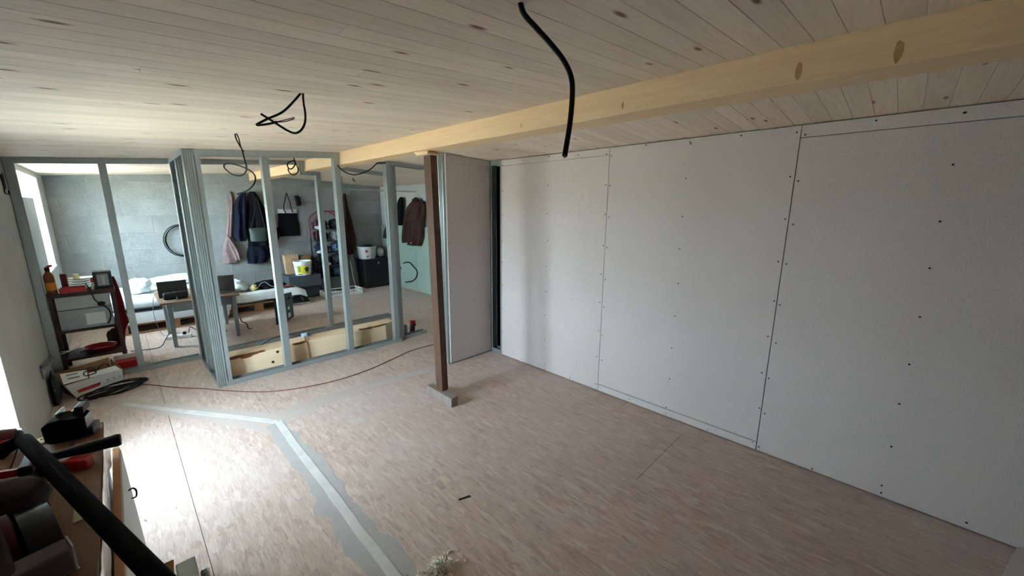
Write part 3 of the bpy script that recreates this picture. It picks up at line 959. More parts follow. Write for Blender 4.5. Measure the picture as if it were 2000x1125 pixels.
cable('sagging_cable', [(1.638, 4.052, 2.067)] + [(1.634, 4.048, 2.037), (1.630, 4.039, 1.993), (1.630, 4.028, 1.956), (1.645, 4.001, 1.918), (1.675, 3.961, 1.881), (1.714, 3.915, 1.859), (1.747, 3.881, 1.856), (1.801, 3.832, 1.875), (1.866, 3.806, 1.914), (1.911, 3.802, 1.954), (1.946, 3.803, 1.976), (2.007, 3.770, 1.977)], 0.0055, 'black cable sagging between the steel frame and the end stud')
cable('ceiling_wire', [(2.249, 5.088, 1.914), (2.245, 5.088, 1.899), (2.257, 5.069, 1.876), (2.258, 5.065, 1.864), (2.246, 5.080, 1.876), (2.242, 5.091, 1.903)], 0.004, 'tiny dark wire loop on the far ceiling right of the beam')
cable('floor_cord', [(-0.060, 4.662, 0.005), (0.060, 4.500, 0.005), (0.212, 4.278, 0.005), (0.366, 4.098, 0.005), (0.483, 3.927, 0.005), (0.725, 3.660, 0.005), (0.967, 3.529, 0.005), (1.250, 3.467, 0.005), (1.553, 3.491, 0.005), (1.841, 3.573, 0.005), (2.097, 3.652, 0.005), (2.297, 3.659, 0.005), (2.436, 3.640, 0.005)], 0.0042, 'thin brown cord crossing the floor in front of the steel frame', 'cord', 6, plain('brown_cord', (112, 66, 50), 0.6, 0, 0.2, 20, 0))

# coil on the back wall
c = thing('cable_coil', (0.66, 7.58, 0.85), 'black cable coil hanging on the concrete block wall above the bed', 'cable coil')
for k, (rx, rz, dx) in enumerate(((0.21, 0.235, 0), (0.195, 0.225, 0.012), (0.215, 0.22, 0.02))):
    MB().tube([Vector((0.70 + dx + rx * math.cos(t * 0.2618), 7.588 - 0.012 * k, 1.05 + rz * math.sin(t * 0.2618))) for t in range(24)], 0.0065, 6, closed=True).build('cable_turn', M_BLACK, c, smooth=True)
MB().tube([(0.70, 7.617, 1.292), (0.70, 7.56, 1.298)], 0.004, 6).build('nail', M_STEEL, c)

# ------------------------------------------------------------------ left wall fittings
c = thing('socket_niche', (-0.530, 4.844, 1.723), 'dark broken-out cable niche high on the left wall', 'niche')
MB().blob((-0.532, 4.878, 1.736), (0.006, 0.035, 0.075), 4, 0.5, 2.2, 14, 10).build('hole', M_DARK, c, smooth=True)
MB().tube(catmull([(-0.522, 4.735, 1.773), (-0.522, 4.735, 1.730), (-0.522, 4.748, 1.687), (-0.522, 4.736, 1.643), (-0.522, 4.801, 1.635), (-0.522, 4.903, 1.633), (-0.522, 4.916, 1.660)], 4), 0.005, 6).build('wire', M_BLACK, c, smooth=True)
c = thing('conduit_stub', (-0.530, 4.658, 0.353), 'grey conduit stubs coming out low on the left wall', 'conduit')
for pts in ([(-0.520, 4.440, 0.368), (-0.520, 4.599, 0.346), (-0.520, 4.836, 0.308), (-0.520, 5.044, 0.288)], [(-0.512, 4.366, 0.364), (-0.512, 4.548, 0.333), (-0.512, 4.784, 0.294), (-0.512, 4.991, 0.273)]):
    MB().tube(catmull(pts, 4), 0.009, 8).build('conduit', plain('grey_conduit', (120, 124, 124), 0.6, 0, 0.1, 20, 0.1), c, smooth=True)
MB().blob((-0.528, 4.435, 0.323), (0.006, 0.012, 0.05), 2, 0.4, 2, 10, 8).build('mortar_patch', plain('dark_mortar', (92, 94, 92), 0.9, 0, 0.2, 20, 0.3), c, smooth=True)
o = MB().box(-0.515, -0.495, 5.13, 5.95, 0.87, 1.62).build('insulation_board', plain('pale_blue_foam_board', (190, 204, 214), 0.8, 0, 0.04, 10, 0.1), bevel=0.003)
tag(o, 'pale blue-grey board standing in front of the far left window', 'board')

# ------------------------------------------------------------------ box, bag and cable coil below the left wall
def obx(c0, rot, hx, hy, z0, z1, mb=None):
    mb = mb or MB()
    return mb.obox((c0[0], c0[1], (z0 + z1) / 2), (math.cos(rot), math.sin(rot), 0), (-math.sin(rot), math.cos(rot), 0), (0, 0, 1), hx, hy, (z1 - z0) / 2)
bx = thing('cardboard_box', (-0.27, 4.78, 0), 'open white printed cardboard box with a red band on the floor', 'box')
A, B = Vector((-0.425, 4.625, 0.004)), Vector((-0.125, 4.735, 0.004))
ux = (B - A).normalized(); uy = Vector((-ux.y, ux.x, 0))
W, D, H = (B - A).length, 0.20, 0.135
def bp(a, b, z): return A + ux * a + uy * b + Vector((0, 0, z))
def quad(p, t, mb=None):
    """thin slab over four corners, thickness vector t"""
    mb = mb or MB()
    t = Vector(t)
    vs = [Vector(q) for q in p] + [Vector(q) + t for q in p]
    return mb.add(vs, [(0, 3, 2, 1), (4, 5, 6, 7), (0, 1, 5, 4), (1, 2, 6, 5), (2, 3, 7, 6), (3, 0, 4, 7)])
front_pan = quad([bp(0.02, 0, 0), bp(W, 0, 0), bp(W + 0.005, -0.012, H), bp(-0.035, -0.03, H)], uy * 0.004)
front_pan = front_pan.build('front_panel', M_CARDW, bx)
quad([bp(0.02, 0.004, 0), bp(W, 0.004, 0), bp(W, D - 0.004, 0), bp(0.02, D - 0.004, 0)], (0, 0, 0.004)).build('bottom_panel', M_CARD, bx)
quad([bp(W, 0, 0.004), bp(W, D, 0.004), bp(W + 0.012, D, H + 0.06), bp(W + 0.005, -0.005, H)], ux * 0.004).build('side_panel', M_CARD, bx)
quad([bp(0.02, D, 0.004), bp(W, D, 0.004), bp(W + 0.01, D + 0.02, H + 0.07), bp(-0.02, D + 0.02, H + 0.05)], -uy * 0.004).build('back_panel', M_CARD, bx)
quad([bp(0.016, 0, 0.004), bp(0.016, D, 0.004), bp(-0.02, D + 0.02, H + 0.05), bp(-0.04, -0.03, H)], -ux * 0.003).build('side_panel', plain('dark_carton', (70, 44, 40), 0.8), bx)
quad([bp(-0.03, 0.005, H + 0.002), bp(0.11, -0.006, H + 0.003), bp(0.13, 0.06, H + 0.055), bp(-0.02, 0.07, H + 0.075)], uy * 0.003).build('top_flap', M_CARDW, bx)
quad([bp(0.12, -0.006, H), bp(W, -0.008, H), bp(W - 0.02, 0.03, H + 0.035), bp(0.13, 0.03, H + 0.03)], uy * 0.003).build('top_flap', M_CARDW, bx)
def fp(a, z):   # point on the sloping front face
    k = z / H
    return bp(0.02 + a * (W - 0.02) - 0.055 * (1 - a) * k + 0.005 * a * k, -0.021 * k - 0.0012, z)
quad([fp(0.10, 0.035), fp(0.52, 0.048), fp(0.56, 0.078), fp(0.10, 0.064)], -uy * 0.001).build('red_band', M_REDP, front_pan)
quad([fp(0.58, 0.052), fp(0.96, 0.060), fp(0.96, 0.062), fp(0.58, 0.054)], -uy * 0.001).build('printed_line', M_PRINT, front_pan)
for a in (0.68, 0.80, 0.91):
    quad([fp(a, 0.072), fp(a + 0.035, 0.073), fp(a + 0.035, 0.084), fp(a, 0.083)], -uy * 0.001).build('printed_mark', plain('grey_print', (130, 130, 132), 0.6), front_pan)
for k_, (a, b) in enumerate(((0.02, 0.075), (0.02, 0.073))):
    z = 0.012 + 0.024 * k_
    p0, p1 = bp(0.005, 0.02 + z, H + 0.02 + z), bp(0.07, 0.014 + z, H + 0.017 + z)
    MB().bar(p0 - uy * 0.006, p1 - uy * 0.006, 0.004, 0.005).build('printed_tool', M_PRINT, bx)
o = MB().tube(catmull([bp(0.10, 0.02, H + 0.022), bp(0.13, 0.0, H + 0.024), bp(0.17, 0.012, H + 0.028), bp(0.15, 0.04, H + 0.05), bp(0.11, 0.045, H + 0.045)], 4, True), 0.004, 6, closed=True).build('cable_tie_loop', M_BLACK, smooth=True)
tag(o, 'small black cord loop resting on the flap of the white box', 'cord')
for k_, (cx, cy, rr_) in enumerate(((0.16, 0.11, 0.05), (0.255, 0.12, 0.045))):
    o = MB().tube([bp(cx + rr_ * math.cos(t * 0.3927), cy + 0.012 * math.sin(t), 0.11 + 0.08 * math.sin(t * 0.3927)) for t in range(16)], 0.006, 6, closed=True).build('cable_bundle', plain('brown_cable', (84, 56, 44), 0.6, 0, 0.2, 20, 0), smooth=True)
    tag(o, ['smaller brown cable bundle sticking out of the white box', 'larger brown cable bundle at the right inside the white box'][k_], 'cable')
o = MB().blob((-0.499, 4.60, 0.12), (0.027, 0.11, 0.14), 7, 0.25, 2, 20, 14, 0.0).build('black_bag', plain('black_bin_liner', (26, 20, 24), 0.45, 0, 0.2, 20, 0.4), smooth=True)
tag(o, 'slumped black bag wedged between left wall and white box', 'bag')
c = thing('cable_coil', (-0.17, 4.56, 0), 'black cable coil lying on the floor against the white box', 'cable coil')
cc = (-0.239, 4.565, 0.000)
random.seed(5)
for k in range(6):
    ox, oy = random.uniform(-0.025, 0.03), random.uniform(-0.02, 0.02)
    a0 = 0.35
    pts = []
    for t in range(20):
        th = t * math.pi / 10
        rx, ry = 0.17 + 0.014 * k * 0.5, 0.055 + 0.006 * k
        p, q = rx * math.cos(th), ry * math.sin(th) * (1 + 0.12 * math.sin(3 * th + k))
        pts.append((cc[0] + 0.055 + ox + p * math.cos(a0) - q * math.sin(a0), cc[1] - 0.02 + oy + p * math.sin(a0) + q * math.cos(a0), 0.0075 + 0.009 * k + 0.01 * math.sin(th * 2 + k)))
    pts = [(x, y, max(z, 0.0065)) for x, y, z in pts]
    MB().tube(pts, 0.0062, 6, closed=True).build('cable_turn', M_BLACK, c, smooth=True)

# ------------------------------------------------------------------ brown rack behind the left frame
rk = thing('storage_rack', (-0.29, 5.5, 0), 'dark brown metal rack standing behind the left stud frame', 'rack')
RX0, RX1, RY0, RY1 = -0.50, -0.075, 5.29, 5.68
for x, y in ((RX0, RY0), (RX1 - 0.03, RY0), (RX0, RY1 - 0.03), (RX1 - 0.03, RY1 - 0.03)):
    MB().box(x, x + 0.03, y, y + 0.03, 0, 0.772).build('leg', M_RUST, rk, bevel=0.003)
ST, SM, SB = 0.775, 0.425, 0.16
MB().box(RX0 - 0.005, RX1 + 0.005, RY0 - 0.005, RY1 + 0.005, ST - 0.032, ST).build('top_shelf', M_RUST, rk, bevel=0.004)
for z in (SM, SB):
    MB().box(RX0 + 0.031, RX1 - 0.031, RY0 + 0.002, RY1 - 0.002, z - 0.02, z).build('shelf', M_RUST, rk, bevel=0.003)
t = thing('metal_case', (-0.28, 5.4, SM), 'grey metal case with a white label on the rack', 'case')
case_body = MB().box(-0.462, -0.118, 5.315, 5.60, SM + 0.0005, 0.61).build('body', plain('light_grey_metal', (168, 174, 176), 0.45, 0.3, 0.05, 12, 0.05), t, bevel=0.004)
MB().box(-0.462, -0.118, 5.325, 5.60, 0.612, 0.735).build('lid', plain('pale_grey_metal', (186, 190, 190), 0.45, 0.2, 0.05, 12, 0.05), t, bevel=0.004)
MB().box(-0.462, -0.118, 5.319, 5.325, 0.606, 0.616).build('seam_strip', plain('dark_grey_strip', (84, 88, 90), 0.5), t)
MB().box(-0.295, -0.165, 5.311, 5.3148, 0.455, 0.565).build('label_plate', M_WHITE, case_body, bevel=0.001)
for x in (-0.42, -0.15):
    MB().lathe([(0.005, 0), (0.004, 0.003)], (x, 5.315, 0.44), 8, (0, -1, 0)).build('rivet', M_STEEL, case_body)
t = thing('spray_bottle', (-0.486, 5.302, 0.775), 'amber bottle with orange label at the left end of the rack', 'bottle')
bq = Vector((-0.462, 5.335, ST))
MB().lathe([(0.030, 0.0005), (0.033, 0.01), (0.033, 0.14), (0.030, 0.17), (0.016, 0.195), (0.013, 0.205)], bq, 20).build('body', plain('amber_plastic', (120, 62, 24), 0.3, 0, 0.1, 10, 0), t, smooth=True)
MB().lathe([(0.0338, 0.035), (0.0338, 0.105)], bq, 20, cap0=False, cap1=False).build('label', plain('orange_label', (214, 128, 40), 0.5, 0, 0.1, 20, 0), t, smooth=True)
MB().lathe([(0.014, 0.205), (0.016, 0.21), (0.016, 0.235), (0.012, 0.24)], bq, 16).build('cap', M_BLACK, t, smooth=True)
MB().bar(bq + Vector((0, 0, 0.242)), bq + Vector((0.035, -0.01, 0.255)), 0.014, 0.02).build('trigger_head', M_RED, t, bevel=0.003)
o = MB().box(-0.405, -0.365, 5.42, 5.50, ST + 0.0005, ST + 0.16).build('red_carton', plain('maroon_carton', (96, 28, 32), 0.6, 0, 0.15, 12, 0.05), bevel=0.002)
tag(o, 'upright maroon carton behind the red tray on the rack', 'carton')
t = thing('red_tray', (-0.33, 5.36, ST), 'red plastic tray at the front of the rack top', 'tray')
MB().box(-0.415, -0.26, 5.297, 5.40, ST + 0.0005, ST + 0.006).build('tray_base', M_RED, t, bevel=0.002)
for (x0, x1, y0, y1) in ((-0.415, -0.26, 5.292, 5.297), (-0.415, -0.26, 5.40, 5.405), (-0.42, -0.415, 5.292, 5.405), (-0.26, -0.255, 5.292, 5.405)):
    MB().box(x0, x1, y0, y1, ST + 0.0005, ST + 0.042).build('tray_side', M_RED, t, bevel=0.001)
pz = ST + 0.0005
for i in range(5):
    r = 0.105 - 0.003 * i
    o = MB().lathe([(r * 0.55, 0), (r * 0.6, 0.004), (r, 0.016), (r, 0.020), (r * 0.6, 0.009), (0.001, 0.008)], (-0.30 + 0.004 * i, 5.52, pz + 0.021 * i), 28, cap1=False).build('dinner_plate', M_WHITE, smooth=True)
    tag(o, ['bottom white plate of the stack on the rack', 'second white plate from the bottom of the rack stack', 'middle white plate of the rack stack, third from the bottom', 'white plate just below the topmost one on the rack', 'topmost white plate of the stack on the rack'][i], 'plate', 'white plates stacked on the rack')
t = thing('small_jar', (-0.31, 5.52, pz + 0.021 * 4 + 0.009), 'small pale yellow jar standing on the stacked plates', 'jar')
zj = pz + 0.021 * 4 + 0.0095
MB().lathe([(0.02, 0), (0.021, 0.005), (0.021, 0.03), (0.018, 0.035)], (-0.31, 5.52, zj), 16).build('body', plain('pale_yellow_glass', (220, 208, 150), 0.3), t, smooth=True)
MB().lathe([(0.019, 0.035), (0.019, 0.045), (0.016, 0.047)], (-0.31, 5.52, zj), 16).build('lid', M_WHITE, t, smooth=True)
t = thing('black_meter', (-0.13, 5.40, ST), 'black box with a grey display panel at the right of the rack', 'device')
cs, sn = math.cos(0.12), math.sin(0.12)
cM = Vector((-0.135, 5.37, ST + 0.087))
MX, MY, MZ = Vector((1, 0, 0)), Vector((0, cs, sn)), Vector((0, -sn, cs))
MB().obox(cM, MX, MY, MZ, 0.062, 0.03, 0.083).build('body', M_BPLAST, t, bevel=0.006)
disp = MB().obox(cM - MY * 0.0315 + MZ * 0.004, MX, MY, MZ, 0.038, 0.002, 0.056).build('display_panel', plain('grey_panel', (150, 158, 160), 0.4), t, bevel=0.002)
for i in range(5):
    MB().obox(cM - MY * 0.034 + MZ * (0.035 - i * 0.016) + MX * 0.004, MX, MY, MZ, 0.008, 0.0006, 0.004 if i % 2 else 0.005).build('printed_letter', plain('pale_print', (206, 212, 212), 0.5), disp)
t = thing('paint_brush', (-0.22, 5.36, ST), 'small red and white brush leaning on the black box', 'brush')
MB().bar((-0.215, 5.345, ST + 0.003), (-0.205, 5.352, ST + 0.07), 0.012, 0.018).build('handle', plain('pale_handle', (206, 190, 176), 0.5), t, bevel=0.002)
MB().bar((-0.205, 5.352, ST + 0.071), (-0.200, 5.356, ST + 0.115), 0.014, 0.026).build('bristles', plain('red_bristle', (196, 62, 44), 0.7), t, bevel=0.003)
t = thing('power_plug', (-0.186, 5.260, 0.641), 'black plug and lead dangling from the rack front', 'plug')
MB().tube(catmull([(-0.252, 5.270, 0.855), (-0.229, 5.270, 0.794), (-0.220, 5.270, 0.723), (-0.213, 5.270, 0.692), (-0.187, 5.270, 0.647)], 4), 0.004, 6).build('lead', M_BLACK, t, smooth=True)
MB().blob((-0.175, 5.262, 0.649), (0.028, 0.018, 0.02), 3, 0.15, 2, 12, 8).build('plug_body', M_BLACK, t, smooth=True)
MB().tube(catmull([(-0.169, 5.265, 0.632), (-0.145, 5.265, 0.604), (-0.130, 5.265, 0.565), (-0.130, 5.265, 0.523), (-0.147, 5.265, 0.472), (-0.160, 5.265, 0.456)], 4), 0.006, 6).build('lead', M_BLACK, t, smooth=True)
o = MB().hang([(0.861, -0.090, -0.062), (0.803, -0.091, -0.048), (0.657, -0.101, -0.033), (0.498, -0.112, -0.026), (0.391, -0.123, -0.015), (0.314, -0.131, -0.048), (0.128, -0.146, -0.077), (0.083, -0.148, -0.069)], 5.55, 0.045, nf=6, seed=2).build('red_towel', cloth('dark_red_towel', (98, 20, 28)), smooth=True)
tag(o, 'dark red towel hanging off the right side of the rack', 'towel')
t = thing('frying_pan', (-0.24, 5.42, SB), 'red pan lying on the lower shelf of the rack', 'pan')
MB().lathe([(0.085, 0.0005), (0.095, 0.006), (0.118, 0.045), (0.122, 0.047), (0.119, 0.05), (0.112, 0.047), (0.09, 0.01), (0.001, 0.008)], (-0.25, 5.44, SB), 28, cap1=False).build('pan_body', plain('red_enamel', (150, 34, 34), 0.3, 0, 0.1, 10, 0), t, smooth=True)
MB().bar((-0.30, 5.335, SB + 0.045), (-0.37, 5.27, SB + 0.06), 0.022, 0.012).build('pan_handle', M_BLACK, t, bevel=0.003)
o = MB().blob((-0.155, 5.61, SB + 0.075), (0.045, 0.055, 0.08), 8, 0.35, 2, 16, 10, SB + 0.0005).build('dark_cloth', cloth('brown_cloth', (74, 52, 36)), smooth=True)
tag(o, 'crumpled brown cloth behind the red pan on the rack', 'cloth')
cable('loose_cord', [(-0.492, 5.270, 0.229), (-0.458, 5.270, 0.237), (-0.418, 5.270, 0.251), (-0.381, 5.270, 0.265), (-0.362, 5.270, 0.290), (-0.366, 5.270, 0.312), (-0.392, 5.270, 0.321), (-0.386, 5.270, 0.296), (-0.391, 5.270, 0.279), (-0.425, 5.270, 0.255), (-0.463, 5.270, 0.248), (-0.489, 5.270, 0.249)], 0.0035, 'white cord looped over the lower rack shelf', 'cord', 4, M_WPLAST)
t = thing('red_carton_box', (-0.082, 5.378, 0.000), 'red and white carton on the floor behind the left stud frame', 'carton')
MB().box(-0.17, 0.005, 5.16, 5.27, 0.0005, 0.075).build('carton_body', M_RED, t, bevel=0.002)
MB().box(-0.17, 0.02, 5.271, 5.286, 0.0005, 0.12).build('carton_back', M_CARDW, t, bevel=0.002)
MB().box(0.0055, 0.022, 5.16, 5.27, 0.0005, 0.07).build('carton_end', M_WHITE, t, bevel=0.001)

# ------------------------------------------------------------------ table with laptops
tb = thing('small_table', (0.6, 5.9, 0), 'grey painted table with a worn wooden top', 'table')
M_TPAINT = plain('grey_table_paint', (122, 132, 134), 0.6, 0, 0.08, 14, 0.15)
TZ = 0.528
tw = make_plank('worn_table_top', srgb(138, 114, 96), srgb(96, 74, 60), srgb(70, 48, 38), 'x', 0.2, 0.0)
MB().box(0.235, 0.955, 5.52, 6.36, TZ - 0.022, TZ).build('table_top', tw, tb, bevel=0.003)
for x, y in ((0.30, 5.60), (0.885, 5.58), (0.30, 6.26), (0.885, 6.26)):
    MB().add([(x, y, 0), (x + 0.034, y, 0), (x + 0.034, y + 0.034, 0), (x, y + 0.034, 0), (x - 0.008, y - 0.008, 0.505), (x + 0.042, y - 0.008, 0.505), (x + 0.042, y + 0.042, 0.505), (x - 0.008, y + 0.042, 0.505)],
             [(0, 3, 2, 1), (4, 5, 6, 7), (0, 1, 5, 4), (1, 2, 6, 5), (2, 3, 7, 6), (3, 0, 4, 7)]).build('leg', M_TPAINT, tb, bevel=0.003)
for a in ((0.345, 0.875, 5.605, 5.625), (0.345, 0.875, 6.265, 6.285), (0.305, 0.325, 5.645, 6.25), (0.895, 0.915, 5.645, 6.25)):
    MB().box(*a, 0.40, 0.5055).build('apron', M_TPAINT, tb, bevel=0.002)
t = thing('tablet_screen', (0.4, 5.8, TZ), 'black screen standing behind the speaker on the table', 'screen')
def board4(c0, w, h, tilt, th, mb=None, yawr=0.0):
    """upright slab: base centre c0, width along x turned by yawr, leaning back by tilt"""
    X = Vector((math.cos(yawr), math.sin(yawr), 0)); Yv = Vector((-math.sin(yawr), math.cos(yawr), 0))
    up = (Vector((0, 0, 1)) * math.cos(tilt) + Yv * math.sin(tilt)); nn = X.cross(up)
    return (mb or MB()).obox(Vector(c0) + up * h / 2, X, nn, up, w / 2, th / 2, h / 2), X, up, nn
q0 = Vector((0.385, 5.83, TZ + 0.003))
mb, X_, U_, N_ = board4(q0, 0.26, 0.185, 0.25, 0.012)
scr = mb.build('screen_panel', M_BPLAST, t, bevel=0.003)
MB().obox(q0 + U_ * 0.055 + X_ * 0.01 - N_ * (-0.0075), X_, N_, U_, 0.017, 0.0008, 0.006).build('small_badge', M_GPLAST, scr)
MB().box(0.33, 0.44, 5.85, 5.95, TZ + 0.0005, TZ + 0.006).build('stand_foot', M_BPLAST, t, bevel=0.002)
t = thing('speaker', (0.39, 5.70, TZ), 'black rounded speaker lying at the front of the table', 'speaker')
MB().tube([(0.285, 5.70, TZ + 0.042), (0.29, 5.70, TZ + 0.042), (0.30, 5.70, TZ + 0.042), (0.48, 5.70, TZ + 0.042), (0.49, 5.70, TZ + 0.042), (0.495, 5.70, TZ + 0.042)], [0.030, 0.038, 0.0415, 0.0415, 0.038, 0.030], 20).build('speaker_body', plain('speaker_mesh', (22, 24, 28), 0.7, 0, 0.2, 60, 0.5), t, smooth=True)
MB().tube(catmull([(0.395, 5.66, TZ + 0.03), (0.395, 5.645, TZ + 0.012), (0.37, 5.635, TZ + 0.004), (0.32, 5.63, TZ + 0.004), (0.28, 5.65, TZ + 0.004)], 4), 0.003, 6).build('charging_lead', M_WPLAST, t, smooth=True)
t = thing('laptop', (0.83, 5.75, TZ), 'open grey laptop at the right end of the table', 'laptop')
q1 = Vector((0.80, 5.72, TZ + 0.018))
mb, X_, U_, N_ = board4(q1, 0.30, 0.195, -0.12, 0.007)
mb.build('laptop_lid', plain('dark_grey_metal', (92, 92, 94), 0.4, 0.4, 0.05, 20, 0.03), t, bevel=0.002)
MB().box(0.65, 0.95, 5.725, 5.94, TZ + 0.0005, TZ + 0.016).build('laptop_base', M_GPLAST, t, bevel=0.003)
t = thing('power_strip', (0.36, 5.97, 0), 'white multi-socket power strip on the floor under the table', 'power strip')
MB().obox((0.38, 5.98, 0.022), (0.96, -0.28, 0), (0.28, 0.96, 0), (0, 0, 1), 0.12, 0.03, 0.0215).build('strip_body', M_WPLAST, t, bevel=0.008)
for i in range(2):
    MB().lathe([(0.018, 0), (0.016, 0.03)], (0.34 + i * 0.09, 5.99 - i * 0.026, 0.044), 12).build('plug', M_BLACK, t, smooth=True)
cable('power_lead', [(0.33, 5.99, 0.07), (0.30, 5.93, 0.10), (0.25, 5.85, 0.05), (0.20, 5.74, 0.008), (0.12, 5.70, 0.006), (-0.05, 5.78, 0.006)], 0.004, 'dark lead running left from the power strip under the table', 'cord')
cable('power_lead', [(0.47, 5.97, 0.05), (0.50, 6.05, 0.10), (0.56, 6.1, 0.04), (0.70, 5.95, 0.006), (0.84, 5.9, 0.006)], 0.004, 'dark lead running right from the power strip under the table', 'cord')
cable('charger_lead', [(0.235, 6.1, 0.54), (0.21, 6.12, 0.45), (0.20, 6.15, 0.25), (0.24, 6.1, 0.05), (0.30, 6.0, 0.06)], 0.003, 'thin pale lead hanging from the table to the power strip', 'cord', 5, M_GPLAST)
cable('hooked_wire', [(0.99, 5.88, 0.14), (1.0, 5.86, 0.10), (1.03, 5.84, 0.085), (1.045, 5.82, 0.05), (1.05, 5.82, 0.008), (1.08, 5.8, 0.006)], 0.006, 'short bent black wire standing beside the right table leg', 'wire')

# ------------------------------------------------------------------ pallet bed
def pallet(x0, x1, y0, y1, h, label):
    p = thing('wooden_pallet', ((x0 + x1) / 2, (y0 + y1) / 2, 0), label, 'pallet', 'pallets under the bed')
    mat = plain('pallet_wood', (150, 116, 84), 0.8, 0, 0.2, 9, 0.3)
    for j in range(3):
        y = y0 + j * (y1 - y0 - 0.10) / 2
        MB().box(x0, x1, y, y + 0.1, 0, 0.02).build('bottom_board', mat, p, bevel=0.002)
        for i in range(3):
            x = x0 + i * (x1 - x0 - 0.12) / 2
            MB().box(x, x + 0.12, y + 0.003, y + 0.097, 0.0205, h - 0.0425).build('spacer_block', mat, p, bevel=0.002)
    for i in range(3):
        x = x0 + i * (x1 - x0 - 0.12) / 2
        MB().box(x, x + 0.12, y0, y1, h - 0.042, h - 0.0205).build('stringer', mat, p, bevel=0.002)
    n_ = 6
    for j in range(n_):
        y = y0 + j * (y1 - y0 - 0.09) / (n_ - 1)
        MB().box(x0, x1, y, y + 0.09, h - 0.02, h).build('top_board', mat, p, bevel=0.002)
    return p
pallet(-0.16, 0.94, 6.53, 7.55, 0.13, 'pale wooden pallet under the left half of the bed')
pallet(0.965, 1.80, 6.72, 7.55, 0.13, 'pale wooden pallet under the right half of the bed')
def cushion(x0, x1, y0, y1, z0, z1, bulge=0.012, seed=0, quilt=0.0, n=28):
    mb = MB()
    def top(u, v):
        x, y = x0 + (x1 - x0) * u, y0 + (y1 - y0) * v
        e = min(u, 1 - u, v, 1 - v)
        r = min(1, e / 0.05)
        z = z1 - 0.02 * (1 - r) ** 2 + bulge * noise.noise(Vector((x * 4, y * 4, seed))) + quilt * abs(math.sin(x * 26)) * abs(math.sin(y * 26))
        return (x, y, z)
    def bot(u, v):
        p = top(u, v)
        return (p[0], p[1], z0)
    gt = [top(i / n, j / n) for j in range(n + 1) for i in range(n + 1)]
    gb = [bot(i / n, j / n) for j in range(n + 1) for i in range(n + 1)]
    N = len(gt)
    mb.V = gt + gb
    w = n + 1
    for j in range(n):
        for i in range(n):
            a = j * w + i
            mb.F.append((a, a + 1, a + w + 1, a + w)); mb.F.append((N + a, N + a + w, N + a + w + 1, N + a + 1))
    ring = [i for i in range(n + 1)] + [j * w + n for j in range(1, n + 1)] + [n * w + i for i in range(n - 1, -1, -1)] + [j * w for j in range(n - 1, 0, -1)]
    # sides with a soft bulge
    m0 = len(mb.V)
    for r in ring:
        p, q = Vector(mb.V[r]), Vector(mb.V[N + r])
        c0 = Vector(((x0 + x1) / 2, (y0 + y1) / 2, 0))
        d = Vector((p.x - c0.x, p.y - c0.y, 0)).normalized()
        mb.V.append((p + q) / 2 + d * 0.018)
    L = len(ring)
    for k in range(L):
        l = (k + 1) % L
        mb.F.append((ring[k], m0 + k, m0 + l, ring[l]))
        mb.F.append((m0 + k, N + ring[k], N + ring[l], m0 + l))
    return mb
o = cushion(-0.14, 1.0, 6.52, 7.56, 0.1305, 0.285, 0.004, 1).build('mattress', M_WHITECLOTH, smooth=True)
tag(o, 'lower white mattress lying on the left pallet', 'mattress')
o = MB().box(-0.15, 1.01, 6.505, 7.55, 0.306, 0.322).build('bed_board', plain('dark_bed_rail', (44, 48, 50), 0.6), bevel=0.003)
tag(o, 'thin dark board sandwiched between the two mattresses', 'board')
o = cushion(-0.14, 1.0, 6.54, 7.56, 0.323, 0.445, 0.012, 5, 0.012).build('quilted_mattress', M_WHITECLOTH, smooth=True)
tag(o, 'upper quilted white mattress at the left of the bed', 'mattress')
o = cushion(1.04, 1.89, 6.80, 7.50, 0.1305, 0.235, 0.006, 9).build('thin_mattress', plain('grey_cover', (150, 146, 146), 0.9, 0, 0.1, 10, 0.3), smooth=True)
tag(o, 'thin mattress on the right pallet of the bed', 'mattress')
def drape(u, v):
    x = 1.03 + 1.05 * u
    y = 6.66 + 0.34 * v
    z = 0.262 + 0.01 * noise.noise(Vector((x * 5, y * 6, 2)))
    if v < 0.35:
        z -= (0.35 - v) * 0.28
        y = 6.66 + 0.34 * 0.35 - (0.35 - v) * 0.09
    if u > 0.9:
        z -= (u - 0.9) * 0.5
    return (x, y + 0.25 * max(0, u - 0.5) * v, z)
o = MB().sheet(drape, 30, 14, (0, 0, 0.006)).build('bed_sheet', M_WHITECLOTH, smooth=True)
tag(o, 'white sheet draped over the front of the right mattress', 'sheet')
o = MB().blob((0.13, 6.85, 0.54), (0.125, 0.15, 0.11), 3, 0.35, 2.2, 24, 16, 0.470).build('plastic_bag', plain('white_plastic_film', (214, 222, 222), 0.3, 0, 0.1, 9, 0.3), smooth=True)
tag(o, 'crumpled white plastic bag on the upper mattress left of the table', 'bag')
o = MB().blob((0.38, 6.80, 0.52), (0.08, 0.11, 0.07), 8, 0.35, 2.5, 20, 14, 0.470).build('grey_bundle', plain('grey_film', (150, 162, 166), 0.4, 0, 0.2, 12, 0.4), smooth=True)
tag(o, 'grey plastic bundle beside the white bag on the bed', 'bag')
o = MB().blob((0.55, 7.35, 0.52), (0.32, 0.16, 0.075), 14, 0.25, 2.0, 26, 14, 0.470).build('white_duvet', M_WHITECLOTH, smooth=True)
tag(o, 'folded white duvet along the wall on the upper mattress', 'duvet')
o = MB().blob((1.20, 7.21, 0.33), (0.17, 0.17, 0.12), 21, 0.35, 2.2, 24, 16, 0.243).build('white_sack', plain('white_sack_film', (206, 214, 214), 0.5, 0, 0.12, 9, 0.3), smooth=True)
tag(o, 'bulging white sack behind the grey laptop lid', 'sack')
